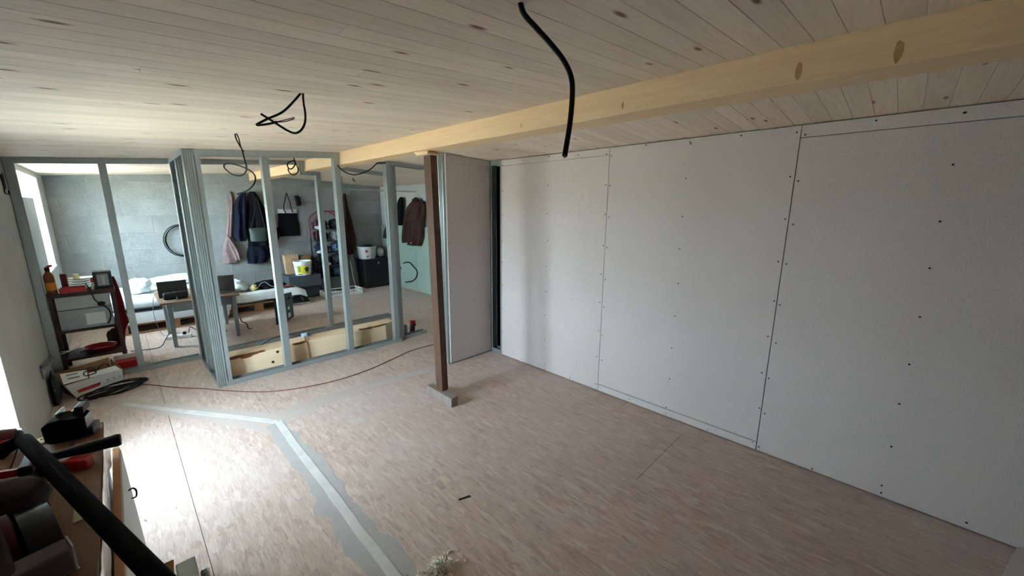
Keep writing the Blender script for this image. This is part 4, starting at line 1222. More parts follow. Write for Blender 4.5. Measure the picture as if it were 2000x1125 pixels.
o = MB().blob((1.43, 7.10, 0.29), (0.05, 0.07, 0.065), 25, 0.4, 2.5, 18, 12, 0.243).build('beige_cloth', cloth('beige_cloth', (176, 164, 116)), smooth=True)
tag(o, 'small beige cloth heap right of the white sack', 'cloth')
o = MB().blob((1.66, 7.33, 0.285), (0.19, 0.14, 0.075), 31, 0.4, 2.5, 24, 12, 0.243).build('black_clothes', cloth('black_clothes', (22, 24, 30)), smooth=True)
tag(o, 'heap of black clothes on the bed below the hung coats', 'clothes')
o = MB().blob((1.60, 7.12, 0.262), (0.06, 0.05, 0.025), 33, 0.3, 2, 14, 8, 0.238).build('dark_slipper', cloth('dark_slipper', (40, 40, 44)), smooth=True)
tag(o, 'small dark slipper lying on the thin mattress', 'slipper')
cable('white_lead', [(1.50, 7.15, 0.30), (1.54, 7.17, 0.345), (1.60, 7.17, 0.362), (1.66, 7.14, 0.30), (1.72, 7.12, 0.27)], 0.0025, 'white lead running over the black clothes heap', 'cord', 5, M_WPLAST)
o = MB().sheet(lambda u, v: (1.74 + 0.24 * u, 6.86 + 0.16 * v + 0.03 * u, 0.292 + 0.004 * math.sin(u * 9) - max(0, u - 0.78) * 0.35), 14, 8, (0, 0, 0.004)).build('printed_cloth', plain('black_red_print', (32, 28, 30), 0.8), smooth=True)
tag(o, 'black printed cloth with red patches at the bed corner', 'cloth')
for (x, y, rx, ry) in ((1.86, 6.96, 0.05, 0.035), (1.93, 6.93, 0.035, 0.025)):
    MB().blob((x, y, 0.298 - max(0, (x - 1.74) / 0.24 - 0.78) * 0.35), (rx, ry, 0.004), 3, 0.3, 2, 14, 8).build('red_patch', plain('red_patch', (206, 62, 44), 0.8), o, smooth=True)
cu = thing('curved_panel', (0.80, 6.44, 0), 'white rounded lid standing under the table by the pallet', 'lid')
MB().lathe([(0.10, 0), (0.115, 0.006), (0.115, 0.014), (0.10, 0.018)], (0.86, 6.47, 0.125), 28, (0.1, -1, 0.25)).build('lid_disc', M_WPLAST, cu, smooth=True)
MB().box(0.80, 0.92, 6.40, 6.50, 0.0005, 0.012).build('lid_foot', M_WPLAST, cu, bevel=0.002)

# ------------------------------------------------------------------ foam blocks, bucket, bags
M_FB = plain('dark_grey_foam', (70, 78, 82), 0.95, 0, 0.15, 30, 0.6)
o = MB().box(1.98, 2.42, 7.18, 7.55, 0.0005, 0.20).build('foam_block', M_FB, bevel=0.015)
tag(o, 'lower dark grey foam block on the floor right of the bed', 'foam block', 'dark foam blocks')
FZ = 0.405
o = MB().box(1.93, 2.45, 7.12, 7.56, 0.201, FZ).build('foam_block', M_FB, bevel=0.015)
tag(o, 'upper dark grey foam block carrying the yellow labelled bucket', 'foam block', 'dark foam blocks')
t = thing('plastic_bucket', (2.18, 7.2, FZ), 'white bucket with a yellow label on the upper foam block', 'bucket')
bc = Vector((2.20, 7.23, FZ + 0.001))
MB().lathe([(0.118, 0), (0.121, 0.005), (0.138, 0.205), (0.146, 0.208), (0.146, 0.236), (0.140, 0.240), (0.134, 0.238), (0.116, 0.01), (0.001, 0.008)], bc, 32, cap1=False).build('bucket_body', M_WPLAST, t, smooth=True)
def arcpatch(a0, a1, z0, z1, eps, mat, name, n=14, par=None):
    mb = MB()
    mb.sheet(lambda u, v: (bc.x + (0.1212 + 0.017 * ((z0 + (z1 - z0) * v) / 0.2) + eps) * math.cos(a0 + (a1 - a0) * u), bc.y + (0.1212 + 0.017 * ((z0 + (z1 - z0) * v) / 0.2) + eps) * math.sin(a0 + (a1 - a0) * u), bc.z + z0 + (z1 - z0) * v), n, 4, (0, 0, 0.0004))
    return mb.build(name, mat, par or t, smooth=True)
d2r = math.radians
ylab = arcpatch(d2r(212), d2r(296), 0.035, 0.165, 0.001, plain('yellow_label', (222, 208, 58), 0.5, 0, 0.06, 14, 0), 'yellow_label')
arcpatch(d2r(216), d2r(238), 0.06, 0.16, 0.002, plain('olive_print', (134, 150, 40), 0.5), 'label_print', 14, ylab)
arcpatch(d2r(214), d2r(246), 0.014, 0.026, 0.0016, M_PRINT, 'label_text_bar')
leaf = MB()
la, lz = d2r(279), 0.105
pts_ = []
for i in range(20):
    th = 2 * math.pi * i / 20
    rr_ = 0.036
    px_, pz_ = rr_ * math.cos(th), rr_ * math.sin(th) * 1.05
    if pz_ < 0:
        pz_ *= 1.5
        px_ *= max(0.0, 1 + pz_ / 0.075)
    a = la + px_ / 0.132
    R_ = 0.1212 + 0.017 * (lz + pz_) / 0.2 + 0.0022
    pts_.append((bc.x + R_ * math.cos(a), bc.y + R_ * math.sin(a), bc.z + lz + pz_))
ctr = (bc.x + 0.1335 * math.cos(la), bc.y + 0.1335 * math.sin(la), bc.z + lz)
leaf.add([ctr] + pts_, [(0, i + 1, (i + 1) % 20 + 1) for i in range(20)])
leaf.build('dark_leaf_emblem', plain('dark_green_print', (24, 60, 40), 0.5), ylab)
MB().tube(catmull([bc + Vector((-0.146, 0, 0.215)), bc + Vector((-0.11, -0.10, 0.19)), bc + Vector((0, -0.152, 0.185)), bc + Vector((0.11, -0.10, 0.19)), bc + Vector((0.146, 0, 0.215))], 5), 0.0025, 6).build('bail_handle', M_WPLAST, t, smooth=True)

def paper_bag(x0, x1, y0, y1, z0, z1, label, mat, seed, open_=True):
    b = thing('paper_bag', ((x0 + x1) / 2, (y0 + y1) / 2, z0), label, 'paper bag', 'brown paper bags')
    mb = MB()
    def side(u, v):
        per = u * 4
        k = int(per) % 4
        f = per - int(per)
        if u >= 1: k, f = 3, 1.0
        cs_ = [(x0, y0), (x1, y0), (x1, y1), (x0, y1)]
        a, b2 = cs_[k], cs_[(k + 1) % 4]
        x, y = a[0] + (b2[0] - a[0]) * f, a[1] + (b2[1] - a[1]) * f
        n1 = noise.noise(Vector((x * 9 + seed, y * 9, v * 4)))
        crease = 0.10 * math.sin(v * math.pi) * n1
        cx, cy = (x0 + x1) / 2, (y0 + y1) / 2
        return (cx + (x - cx) * (0.82 + 0.18 * v + crease), cy + (y - cy) * (0.82 + 0.18 * v + crease), z0 + (z1 - z0) * v)
    mb.grid(side, 24, 10)
    mb.add([(x0 + 0.02, y0 + 0.02, z0), (x1 - 0.02, y0 + 0.02, z0), (x1 - 0.02, y1 - 0.02, z0), (x0 + 0.02, y1 - 0.02, z0)], [(0, 3, 2, 1)])
    bb_ = mb.build('bag_body', mat, b)
    for y in (y0, y1):
        MB().tube(catmull([(x0 + 0.06, y, z1 - 0.01), (x0 + 0.07, y, z1 + 0.05), ((x0 + x1) / 2, y, z1 + 0.075), (x1 - 0.07, y, z1 + 0.05), (x1 - 0.06, y, z1 - 0.01)], 5), 0.004, 6).build('bag_handle', mat, b, smooth=True)
    return b
M_KRAFT = plain('kraft_paper', (190, 158, 122), 0.85, 0, 0.10, 9, 0.15)
pb = paper_bag(1.98, 2.20, 7.40, 7.53, FZ + 0.001, FZ + 0.33, 'pale brown paper bag with a script letter, left of the bucket', M_KRAFT, 1)
# printed frame and lettering on the bag front
yb_ = 7.396
for (a, b, c0, d0) in ((2.085, 2.198, 0.255, 0.260), (2.085, 2.090, 0.12, 0.260), (2.085, 2.198, 0.12, 0.125), (2.193, 2.198, 0.12, 0.26)):
    MB().box(a, b, yb_ - 0.001, yb_, FZ + c0, FZ + d0).build('printed_frame', M_PRINT, pb.children[0])
for i_, (txt, tx, tz, ts) in enumerate((('Co', 2.098, 0.165, 0.075),)):
    cu_ = bpy.data.curves.new('letters', 'FONT')
    cu_.body = txt
    cu_.size = ts
    cu_.extrude = 0.0008
    cu_.shear = 0.35
    tmp = bpy.data.objects.new('letters', cu_)
    COL.objects.link(tmp)
    dg = bpy.context.evaluated_depsgraph_get()
    me = bpy.data.meshes.new_from_object(tmp.evaluated_get(dg))
    bpy.data.objects.remove(tmp)
    me.materials.append(M_PRINT)
    lo = bpy.data.objects.new('printed_letters', me)
    COL.objects.link(lo)
    lo.parent = pb.children[0]
    lo.location = (tx, yb_ - 0.001, FZ + tz)
    lo.rotation_euler = (math.pi / 2, 0, 0)
paper_bag(2.235, 2.40, 7.42, 7.54, FZ + 0.001, FZ + 0.30, 'darker brown paper bag behind and right of the bucket', plain('dark_kraft_paper', (136, 104, 72), 0.85, 0, 0.12, 9, 0.15), 4)

# ------------------------------------------------------------------ things hung on the back wall
YW = 7.612
def garment(name, rows, depth, mat, label, cat, nf=5, seed=0, base=YW, axis='x', sign=-1, fold=0.25, group=None):
    o = MB().hang(rows, base, depth, axis, sign, nf=nf, seed=seed, fold=fold).build(name, mat, smooth=True)
    return tag(o, label, cat, group)
garment('beige_scarf', [(1.776, 1.346, 1.379), (1.691, 1.335, 1.402), (1.574, 1.322, 1.395), (1.337, 1.287, 1.354), (1.059, 1.228, 1.315), (0.858, 1.172, 1.332), (0.734, 1.158, 1.373), (0.663, 1.162, 1.337)], 0.06, cloth('dusty_pink_wool', (134, 114, 112)), 'dusty pink scarf hanging at the left end of the coats', 'scarf', 5, 1, fold=0.14)
garment('pink_sleeve', [(1.087, 1.236, 1.269), (0.940, 1.259, 1.346), (0.816, 1.292, 1.373), (0.708, 1.313, 1.381)], 0.04, cloth('dusty_pink_wool', (150, 126, 122)), 'pale pink wool end crossing over the hanging scarf', 'scarf', 4, 3, 7.545)
garment('navy_coat', [(1.765, 1.513, 1.582), (1.670, 1.448, 1.578), (1.558, 1.401, 1.573), (1.335, 1.369, 1.547), (1.134, 1.339, 1.517), (1.044, 1.336, 1.507), (1.004, 1.344, 1.496)], 0.11, cloth('navy_coat', (26, 32, 48)), 'navy blue coat hanging left of the front steel stud', 'coat', 5, 2)
garment('black_coat', [(1.784, 1.636, 1.706), (1.688, 1.597, 1.753), (1.494, 1.568, 1.834), (1.248, 1.541, 1.882), (0.998, 1.521, 1.871), (0.915, 1.519, 1.832)], 0.12, cloth('black_coat', (18, 18, 22)), 'black coat hanging right beside the navy coat', 'coat', 5, 6)
garment('dark_skirt', [(0.935, 1.517, 1.821), (0.835, 1.506, 1.825), (0.710, 1.485, 1.819), (0.629, 1.476, 1.758)], 0.08, cloth('dark_navy_skirt', (24, 28, 40)), 'dark navy skirt hanging lowest under the coats', 'skirt', 7, 4)
t = thing('green_handbag', (1.669, 7.420, 1.087), 'dark green handbag hanging in front of the black coat', 'handbag')
MB().hang([(1.212, 1.537, 1.765), (1.171, 1.525, 1.775), (1.073, 1.522, 1.771), (0.999, 1.534, 1.749)], 7.42, 0.05, nf=3, fold=0.05).build('bag_body', plain('dark_green_leather', (58, 70, 64), 0.5, 0, 0.1, 16, 0.2), t, smooth=True)
MB().tube(catmull([(1.556, 7.400, 1.199), (1.631, 7.420, 1.455), (1.685, 7.450, 1.696), (1.723, 7.420, 1.454), (1.748, 7.400, 1.192)], 5), 0.008, 6).build('bag_strap', M_BLACK, t, smooth=True)
garment('shoulder_bag', [(1.204, 1.907, 1.999), (1.111, 1.889, 2.005), (0.982, 1.883, 1.968), (0.880, 1.872, 1.918)], 0.06, cloth('black_canvas', (22, 22, 24)), 'black shoulder bag half hidden behind the front stud', 'bag', 4, 5)
t = thing('tote_bag', (2.152, 7.550, 1.233), 'flat black tote bag with a white top band on the back wall', 'tote bag')
MB().hang([(1.437, 2.005, 2.325), (1.320, 2.001, 2.322), (1.188, 2.003, 2.325), (1.074, 2.000, 2.339), (1.047, 2.005, 2.328)], YW - 0.002, 0.03, nf=3, fold=0.08, seed=3).build('bag_body', cloth('black_canvas', (22, 22, 24)), t, smooth=True)
MB().hang([(1.510, 2.005, 2.324), (1.476, 2.005, 2.321), (1.438, 2.005, 2.325)], YW - 0.002, 0.028, nf=3, fold=0.04, seed=3, fine=2).build('white_band', plain('white_canvas', (196, 200, 200), 0.9), t, smooth=True)
for pts in ([(2.168, 7.575, 1.777), (2.148, 7.575, 1.702), (2.119, 7.575, 1.606), (2.101, 7.575, 1.510), (2.124, 7.575, 1.442)], [(2.171, 7.575, 1.777), (2.191, 7.575, 1.689), (2.208, 7.575, 1.607), (2.219, 7.575, 1.524), (2.231, 7.575, 1.448)]):
    MB().tube(catmull(pts, 4), 0.009, 6).build('bag_strap', M_BLACK, t, smooth=True)
t = thing('felt_cap', (2.353, 7.570, 1.642), 'small dark cap hanging above the tote bag', 'cap')
MB().hang([(1.736, 2.302, 2.351), (1.702, 2.299, 2.381), (1.632, 2.308, 2.391), (1.581, 2.311, 2.377), (1.559, 2.317, 2.350)], YW - 0.002, 0.05, nf=3, fold=0.1).build('cap_body', cloth('dark_brown_felt', (40, 32, 30)), t, smooth=True)
MB().tube(catmull([(2.349, 7.590, 1.790), (2.343, 7.580, 1.755), (2.345, 7.570, 1.720)], 3), 0.004, 6).build('cap_strap', M_BLACK, t, smooth=True)
garment('brown_coat', [(1.792, 3.139, 3.178), (1.633, 3.098, 3.204), (1.445, 3.063, 3.227), (1.254, 3.029, 3.271), (1.062, 3.003, 3.296), (0.819, 3.003, 3.297), (0.652, 3.047, 3.244)], 0.11, cloth('dark_brown_coat', (58, 42, 36)), 'dark brown coat hanging beside the crowded red rack', 'coat', 6, 8)
# on the far right wall
t = thing('brown_jacket', (3.840, 6.348, 0.855), 'brown jacket hanging above the green boards', 'jacket')
M_JK = cloth('brown_leather', (62, 42, 37))
MB().hang([(1.649, 6.331, 5.983), (1.597, 6.405, 5.923), (1.482, 6.433, 5.916), (1.303, 6.433, 5.961), (1.094, 6.489, 5.992), (0.954, 6.502, 6.019), (0.870, 6.474, 6.092)], XR - 0.047, 0.10, 'y', -1, nf=8, seed=9, fold=0.35).build('jacket_body', M_JK, t, smooth=True)
MB().hang([(1.615, 6.387, 6.233), (1.516, 6.484, 6.310), (1.361, 6.535, 6.376), (1.174, 6.609, 6.446), (1.013, 6.643, 6.479), (0.899, 6.618, 6.508)], XR - 0.05, 0.09, 'y', -1, nf=5, seed=3, fold=0.3).build('sleeve', M_JK, t, smooth=True)
MB().blob((3.800, 6.146, 1.658), (0.055, 0.085, 0.05), 5, 0.45, 2.6, 18, 12).build('collar', M_JK, t, smooth=True)
MB().tube(catmull([(3.760, 5.902, 1.681), (3.760, 5.958, 1.570), (3.760, 6.051, 1.431), (3.760, 6.178, 1.305), (3.760, 6.326, 1.174), (3.760, 6.425, 1.059)], 4), 0.009, 6).build('strap', M_BLACK, t, smooth=True)
MB().box(3.75, 3.756, 6.24, 6.36, 0.905, 0.925).build('pocket_label', M_GPLAST, t)
garment('black_jacket', [(1.728, 6.713, 6.640), (1.663, 6.776, 6.628), (1.497, 6.812, 6.645), (1.307, 6.833, 6.682), (1.212, 6.824, 6.711)], 0.08, cloth('black_coat', (18, 18, 22)), 'black jacket hanging left of the brown jacket', 'jacket', 4, 2, XR - 0.047, 'y', -1)
garment('dark_sleeve', [(1.235, 7.276, 7.214), (1.134, 7.372, 7.185), (1.011, 7.409, 7.220), (0.938, 7.418, 7.291)], 0.06, cloth('dark_grey_knit', (40, 42, 46)), 'dark garment sleeve by the left edge of the green boards', 'garment', 4, 2, XR - 0.047, 'y', -1)
cable('wall_cable', [(3.845, 6.754, 0.491), (3.845, 6.651, 0.518), (3.845, 6.513, 0.522), (3.845, 6.403, 0.465), (3.845, 6.295, 0.405), (3.845, 6.282, 0.335), (3.845, 6.346, 0.245), (3.845, 6.486, 0.174), (3.845, 6.709, 0.127)], 0.011, 'black cable arc sticking out of the green boards')
t = thing('wall_rail', (3.2, 6.3, 1.82), 'shiny metal rail fixed high at the far right wall', 'rail')
MB().box(2.58, XR - 0.002, 6.29, 6.325, 1.806, 1.826).build('rail_bar', M_STEEL, t, bevel=0.002)
MB().box(2.60, 2.615, 6.30, 6.315, 1.8265, zr(2.61) - 0.001).build('hanger', M_STEEL, t)

# ------------------------------------------------------------------ red rack with piled clothes, basket, bin
rr = thing('clothes_rack', (2.75, 7.35, 0), 'narrow rack with a red tube frame crammed with dark clothes', 'rack')
M_RTUBE = plain('red_tube', (140, 44, 42), 0.4, 0, 0.06, 10, 0)
fx0, fx1, fy0, fy1 = 2.48, 2.98, 7.26, 7.56
for y in (fy0, fy1):
    MB().tube([(fx0, y, 1.0), (fx0, y, 1.33), (fx0 + 0.05, y, 1.40), (fx0 + 0.17, y, 1.47), (fx1 - 0.17, y, 1.47), (fx1 - 0.05, y, 1.40), (fx1, y, 1.33), (fx1, y, 1.0)], 0.011, 8).build('top_tube', M_RTUBE, rr, smooth=True)
    for x in (fx0, fx1):
        MB().tube([(x, y, 0.0), (x, y, 0.5), (x, y, 1.0)], 0.0105, 8).build('leg_tube', M_BPLAST, rr, smooth=True)
shz = [0.30, 0.52, 0.74, 0.95, 1.16]
for z in shz:
    mb = MB()
    for x in (fx0, fx1):
        mb.bar((x, fy0, z), (x, fy1, z), 0.012, 0.012)
    MB().box(fx0 + 0.012, fx1 - 0.012, fy0 - 0.004, fy1 - 0.004, z - 0.008, z).build('wire_shelf', plain('dark_grey_shelf', (60, 62, 66), 0.5), rr, bevel=0.002)
piles = [(0, 2.60, (30, 32, 38), 'dark folded trousers on the lowest rack shelf'), (0, 2.86, (84, 96, 110), 'grey-blue shirts on the lowest rack shelf'),
         (1, 2.60, (24, 26, 34), 'black sweaters on the second rack shelf'), (1, 2.86, (70, 72, 78), 'grey socks heap on the second rack shelf'),
         (2, 2.60, (40, 52, 76), 'blue jeans heap on the third rack shelf'), (2, 2.86, (92, 116, 140), 'pale blue cloth hanging over the third rack shelf'),
         (3, 2.60, (22, 22, 26), 'black clothes heap on the fourth rack shelf'), (3, 2.86, (150, 152, 152), 'pale grey cloth on the fourth rack shelf'),
         (4, 2.60, (40, 42, 50), 'dark grey bundle on the top rack shelf'), (4, 2.87, (54, 54, 66), 'slate coloured bundle on the top rack shelf')]
for i, (s_, x, c_, lab) in enumerate(piles):
    o = MB().blob((x, 7.40, shz[s_] + 0.08), (0.118, 0.125, 0.095), i * 3 + 1, 0.45, 2.8, 22, 14, shz[s_] + 0.001).build('folded_clothes', cloth('clothes_%d' % i, c_, 0.4), smooth=True)
    tag(o, lab, 'clothes', 'clothes on the red rack')
for i, (s_, x) in enumerate(((4, 2.47), (2, 2.475), (1, 2.55))):
    o = MB().blob((x + 0.05, 7.215, shz[s_] + 0.035), (0.075, 0.022, 0.03), 40 + i, 0.5, 3, 16, 10).build('white_sock', cloth('white_sock', (196, 200, 204)), smooth=True)
    tag(o, ['white socks at the front edge of the top rack shelf', 'white socks at the front edge of the third rack shelf', 'white socks at the front edge of the second rack shelf'][i], 'socks')
bk = thing('plastic_basket', (2.75, 6.98, 0), 'low white lattice basket on the floor before the red rack', 'basket')
kx0, kx1, ky0, ky1 = 2.42, 3.06, 6.90, 7.18
MB().box(kx0, kx1, ky0, ky1, 0.0005, 0.008).build('basket_base', M_WPLAST, bk)
for z in (0.035, 0.095):
    for (a, b) in (((kx0, ky0), (kx1, ky0)), ((kx0, ky1), (kx1, ky1)), ((kx0, ky0), (kx0, ky1)), ((kx1, ky0), (kx1, ky1))):
        MB().bar((*a, z), (*b, z), 0.008, 0.012).build('rim_bar', M_WPLAST, bk)
for i in range(16):
    x = kx0 + (kx1 - kx0) * i / 15
    MB().box(x - 0.005, x + 0.005, ky0 - 0.003, ky0 + 0.003, 0.008, 0.095).build('slat', M_WPLAST, bk)
for i in range(7):
    y = ky0 + (ky1 - ky0) * i / 6
    for x in (kx0, kx1):
        MB().box(x - 0.003, x + 0.003, y - 0.005, y + 0.005, 0.008, 0.095).build('slat', M_WPLAST, bk)
def shoe(c0, rot, mat, sole, label, L=0.26, parentlab='shoe', lace=True):
    s = thing('shoe', c0, label, 'shoe')
    cs_, sn_ = math.cos(rot), math.sin(rot)
    secs = [(-0.5, 0.028, 0.07), (-0.42, 0.036, 0.085), (-0.2, 0.037, 0.075), (0.05, 0.040, 0.055), (0.28, 0.045, 0.042), (0.44, 0.036, 0.03), (0.5, 0.02, 0.018)]
    mb = MB()
    n = 14
    vs = []
    for a, w, h in secs:
        for k in range(n):
            th = 2 * math.pi * k / n
            lx, ly, lz = a * L, w * math.cos(th), 0.016 + h * max(0, math.sin(th)) if math.sin(th) > 0 else 0.014
            vs.append((c0[0] + lx * cs_ - ly * sn_, c0[1] + lx * sn_ + ly * cs_, c0[2] + lz))
    fs = []
    for i in range(len(secs) - 1):
        for k in range(n):
            l = (k + 1) % n
            fs.append((i * n + k, i * n + l, (i + 1) * n + l, (i + 1) * n + k))
    fs += [tuple(range(n)), tuple((len(secs) - 1) * n + k for k in range(n))]
    mb.add(vs, fs).build('upper', mat, s, smooth=True)
    so = MB()
    poly = [(a * L, w * 1.05) for a, w, h in secs] + [(a * L, -w * 1.05) for a, w, h in reversed(secs)]
    so.prism([(p[0] * cs_ - p[1] * sn_, p[0] * sn_ + p[1] * cs_) for p in poly], (c0[0], c0[1], c0[2] + 0.0005), (1, 0, 0), (0, 1, 0), (0, 0, 1), 0.014).build('sole', sole, s)
    if lace:
        for q in (0.02, 0.1):
            a = q * L
            MB().tube([(c0[0] + a * cs_ - w_ * sn_, c0[1] + a * sn_ + w_ * cs_, c0[2] + 0.016 + 0.055 * (1 - abs(w_) / 0.06) + 0.006) for w_ in (-0.03, -0.015, 0, 0.015, 0.03)], 0.004, 5).build('lace', M_WPLAST, s, smooth=True)
    return s
M_SHOE = plain('black_shoe', (30, 28, 30), 0.6, 0, 0.2, 20, 0.2)
shoe((2.01, 6.86, 0), -0.1, M_SHOE, M_WPLAST, 'dark shoe with white laces on the floor at the bed corner')
shoe((2.03, 6.97, 0), 0.1, M_SHOE, M_BPLAST, 'second dark shoe, half under the bed corner sheet')
shoe((2.62, 7.04, 0.009), 0.2, plain('grey_shoe', (150, 158, 166), 0.7), M_WPLAST, 'grey and white trainer at the left in the white basket')
shoe((2.87, 7.04, 0.009), 0.9, plain('white_shoe', (206, 210, 214), 0.6), M_WPLAST, 'white trainer at the right in the white basket', 0.25)
o = MB().tube([(3.03, 7.235, 0.55), (3.05, 7.22, 0.25), (3.10, 7.205, 0.008)], 0.007, 8).build('thin_stick', plain('pale_stick', (150, 130, 110), 0.7))
tag(o, 'thin pale stick leaning between the red rack and the bin', 'stick')
bn = thing('black_bin', (3.45, 7.4, 0), 'tall black bin in the corner beside the green boards', 'bin')
BX0, BX1, BY0, BY1 = 3.27, 3.78, 7.20, 7.58
MB().add([(BX0 + 0.03, BY0 + 0.02, 0.0), (BX1 - 0.03, BY0 + 0.02, 0.0), (BX1 - 0.03, BY1 - 0.02, 0), (BX0 + 0.03, BY1 - 0.02, 0), (BX0, BY0, 0.54), (BX1, BY0, 0.54), (BX1, BY1, 0.54), (BX0, BY1, 0.54)],
         [(0, 3, 2, 1), (4, 5, 6, 7), (0, 1, 5, 4), (1, 2, 6, 5), (2, 3, 7, 6), (3, 0, 4, 7)]).build('bin_body', plain('black_bin_plastic', (16, 16, 18), 0.6, 0, 0.2, 20, 0.2), bn, bevel=0.015)
MB().box(BX0 - 0.008, BX1 + 0.008, BY0 - 0.008, BY1 + 0.005, 0.541, 0.567).build('bin_lid', M_BPLAST, bn, bevel=0.006)
MB().box(3.545, 3.565, BY0 - 0.012, BY0 - 0.002, 0.46, 0.51).build('latch', M_STEEL, bn, bevel=0.002)
t = thing('mortar_tub', (3.38, 7.38, 0.568), 'white tub with a red square logo on top of the black bin', 'tub')
tc = Vector((3.42, 7.37, 0.568))
MB().lathe([(0.150, 0), (0.153, 0.005), (0.175, 0.215), (0.182, 0.218), (0.182, 0.235), (0.172, 0.235), (0.148, 0.012), (0.001, 0.01)], tc, 32, cap1=False).build('tub_body', plain('off_white_plastic', (186, 184, 182), 0.5, 0, 0.06, 14, 0.1), t, smooth=True)
def tubpatch(a0, a1, z0, z1, mat, name, slope=0.0):
    MB().sheet(lambda u, v: (tc.x + (0.1545 + 0.021 * (z0 + (z1 - z0) * v) / 0.21) * math.cos(a0 + (a1 - a0) * u), tc.y + (0.1545 + 0.021 * (z0 + (z1 - z0) * v) / 0.21) * math.sin(a0 + (a1 - a0) * u), tc.z + z0 + (z1 - z0) * v + slope * u), 6, 3, (0, 0, 0.0004)).build(name, mat, t, smooth=True)
tubpatch(d2r(236), d2r(252), 0.125, 0.175, plain('logo_red', (178, 56, 60), 0.5), 'red_square_logo')
tubpatch(d2r(236), d2r(244), 0.15, 0.176, plain('logo_dark', (60, 50, 80), 0.5), 'logo_corner')
tubpatch(d2r(242), d2r(284), 0.03, 0.052, M_PRINT, 'printed_name', 0.075)
o = MB().blob(tc + Vector((0.0, 0.0, 0.19)), (0.135, 0.135, 0.075), 9, 0.3, 2.4, 22, 12).build('rag_heap', cloth('dark_grey_rag', (52, 52, 54)), smooth=True)
tag(o, 'dark rags filling the white tub on the bin', 'rags')
o = MB().blob((3.68, 7.33, 0.67), (0.065, 0.06, 0.085), 13, 0.35, 2.4, 18, 12, 0.569).build('white_bag', plain('white_bag_film', (196, 198, 198), 0.4, 0, 0.1, 10, 0.2), smooth=True)
tag(o, 'small white bag slumped against the tub on the bin', 'bag')

# ------------------------------------------------------------------ crate, laser and bits by the frame
ct = thing('folding_crate', (1.45, 5.9, 0), 'blue-grey plastic crate standing on end behind the front stud', 'crate')
M_CR = plain('blue_grey_crate', (74, 88, 100), 0.5, 0, 0.08, 12, 0.1)
P0, P1, P2 = Vector((1.36, 5.77, 0.0005)), Vector((1.51, 5.85, 0.0005)), Vector((1.66, 6.06, 0.0005))
ca, cb = (P1 - P0), (P2 - P1)
CH = 0.36
for s0, s1, nm, mt in ((P0, P1, 'end_panel', plain('navy_crate', (40, 46, 58), 0.5)), (P1, P2, 'long_panel', M_CR), (P0 + cb, P1 + cb, 'end_panel', M_CR), (P0, P0 + cb, 'long_panel', M_CR)):
    d = (s1 - s0).normalized()
    nn = Vector((-d.y, d.x, 0))
    MB().obox((s0 + s1) / 2 + Vector((0, 0, CH / 2)), d, nn, (0, 0, 1), (s1 - s0).length / 2 - 0.004, 0.004, CH / 2).build(nm, mt, ct, bevel=0.002)
    if s0 is P1:
        crate_side = [q for q in ct.children if q.name.startswith('long_panel')][0]
quad([P0 + Vector((0, 0, 0.004)), P1 + Vector((0, 0, 0.004)), P2 + Vector((0, 0, 0.004)), P0 + cb + Vector((0, 0, 0.004))], (0, 0, 0.006)).build('crate_floor', M_CR, ct)
d = cb.normalized(); nn = Vector((d.y, -d.x, 0))
MB().obox(P1 + cb * 0.5 + nn * 0.005 + Vector((0, 0, CH - 0.06)), d, nn, (0, 0, 1), 0.04, 0.002, 0.013).build('hand_hole', M_DARK, crate_side)
MB().obox(P1 + cb * 0.35 + nn * 0.005 + Vector((0, 0, 0.17)), d, nn, (0, 0, 1), 0.03, 0.0015, 0.02).build('sticker', M_WHITE, crate_side)
MB().obox(P1 + cb * 0.35 + nn * 0.005 + Vector((0, 0, 0.07)), d, nn, (0, 0, 1), 0.04, 0.0015, 0.03).build('sticker', M_WHITE, crate_side)
o = MB().sheet(lambda u, v: (1.28 + 0.38 * u + 0.05 * v, 5.32 + 0.26 * v + 0.06 * u, 0.0012 + 0.012 * (u * (1 - u)) * v), 10, 8, (0, 0, 0.0015)).build('paper_sheet', plain('beige_paper', (176, 160, 146), 0.9, 0, 0.06, 8, 0.1), smooth=True)
tag(o, 'beige paper sheet lying on the floor behind the steel track', 'paper')
t = thing('junction_box', (1.381, 4.641, 0.210), 'small blue and white junction box on top of the pale timber', 'junction box')
jx, jy = 1.27, 4.355
MB().obox((jx, jy, 0.218), (0.97, -0.2, 0.1), (0.2, 0.97, 0), (0, 0, 1), 0.028, 0.02, 0.0165).build('box_body', plain('pale_blue_plastic', (176, 196, 214), 0.4), t, bevel=0.004)
MB().obox((jx + 0.045, jy + 0.005, 0.213), (0.97, 0.1, -0.1), (-0.1, 0.97, 0), (0, 0, 1), 0.022, 0.012, 0.0105).build('clear_lug', M_GPLAST, t, bevel=0.003)
cable('brown_wire', [(jx - 0.01, jy - 0.03, 0.212), (jx - 0.02, jy - 0.09, 0.214), (1.235, 4.20, 0.208), (1.232, 4.158, 0.195), (1.236, 4.152, 0.12), (1.238, 4.152, 0.05), (1.238, 4.15, 0.006)], 0.0045, 'reddish wire running down the face of the pale timber', 'wire', 5, plain('red_brown_wire', (160, 90, 62), 0.5))
cable('black_wire', [(jx - 0.03, jy + 0.01, 0.215), (jx - 0.10, jy + 0.10, 0.225), (jx - 0.22, jy + 0.30, 0.16), (jx - 0.28, jy + 0.55, 0.04), (jx - 0.30, jy + 0.62, 0.006)], 0.004, 'black wire arching away behind the junction box', 'wire')
t = thing('line_laser', (2.48, 4.13, 0.045), 'red and black hand tool standing in the floor track stub', 'tool')
lb = Vector((2.455, 4.19, 0.0015))
lu = Vector((0.12, 0.02, 0.99)).normalized()
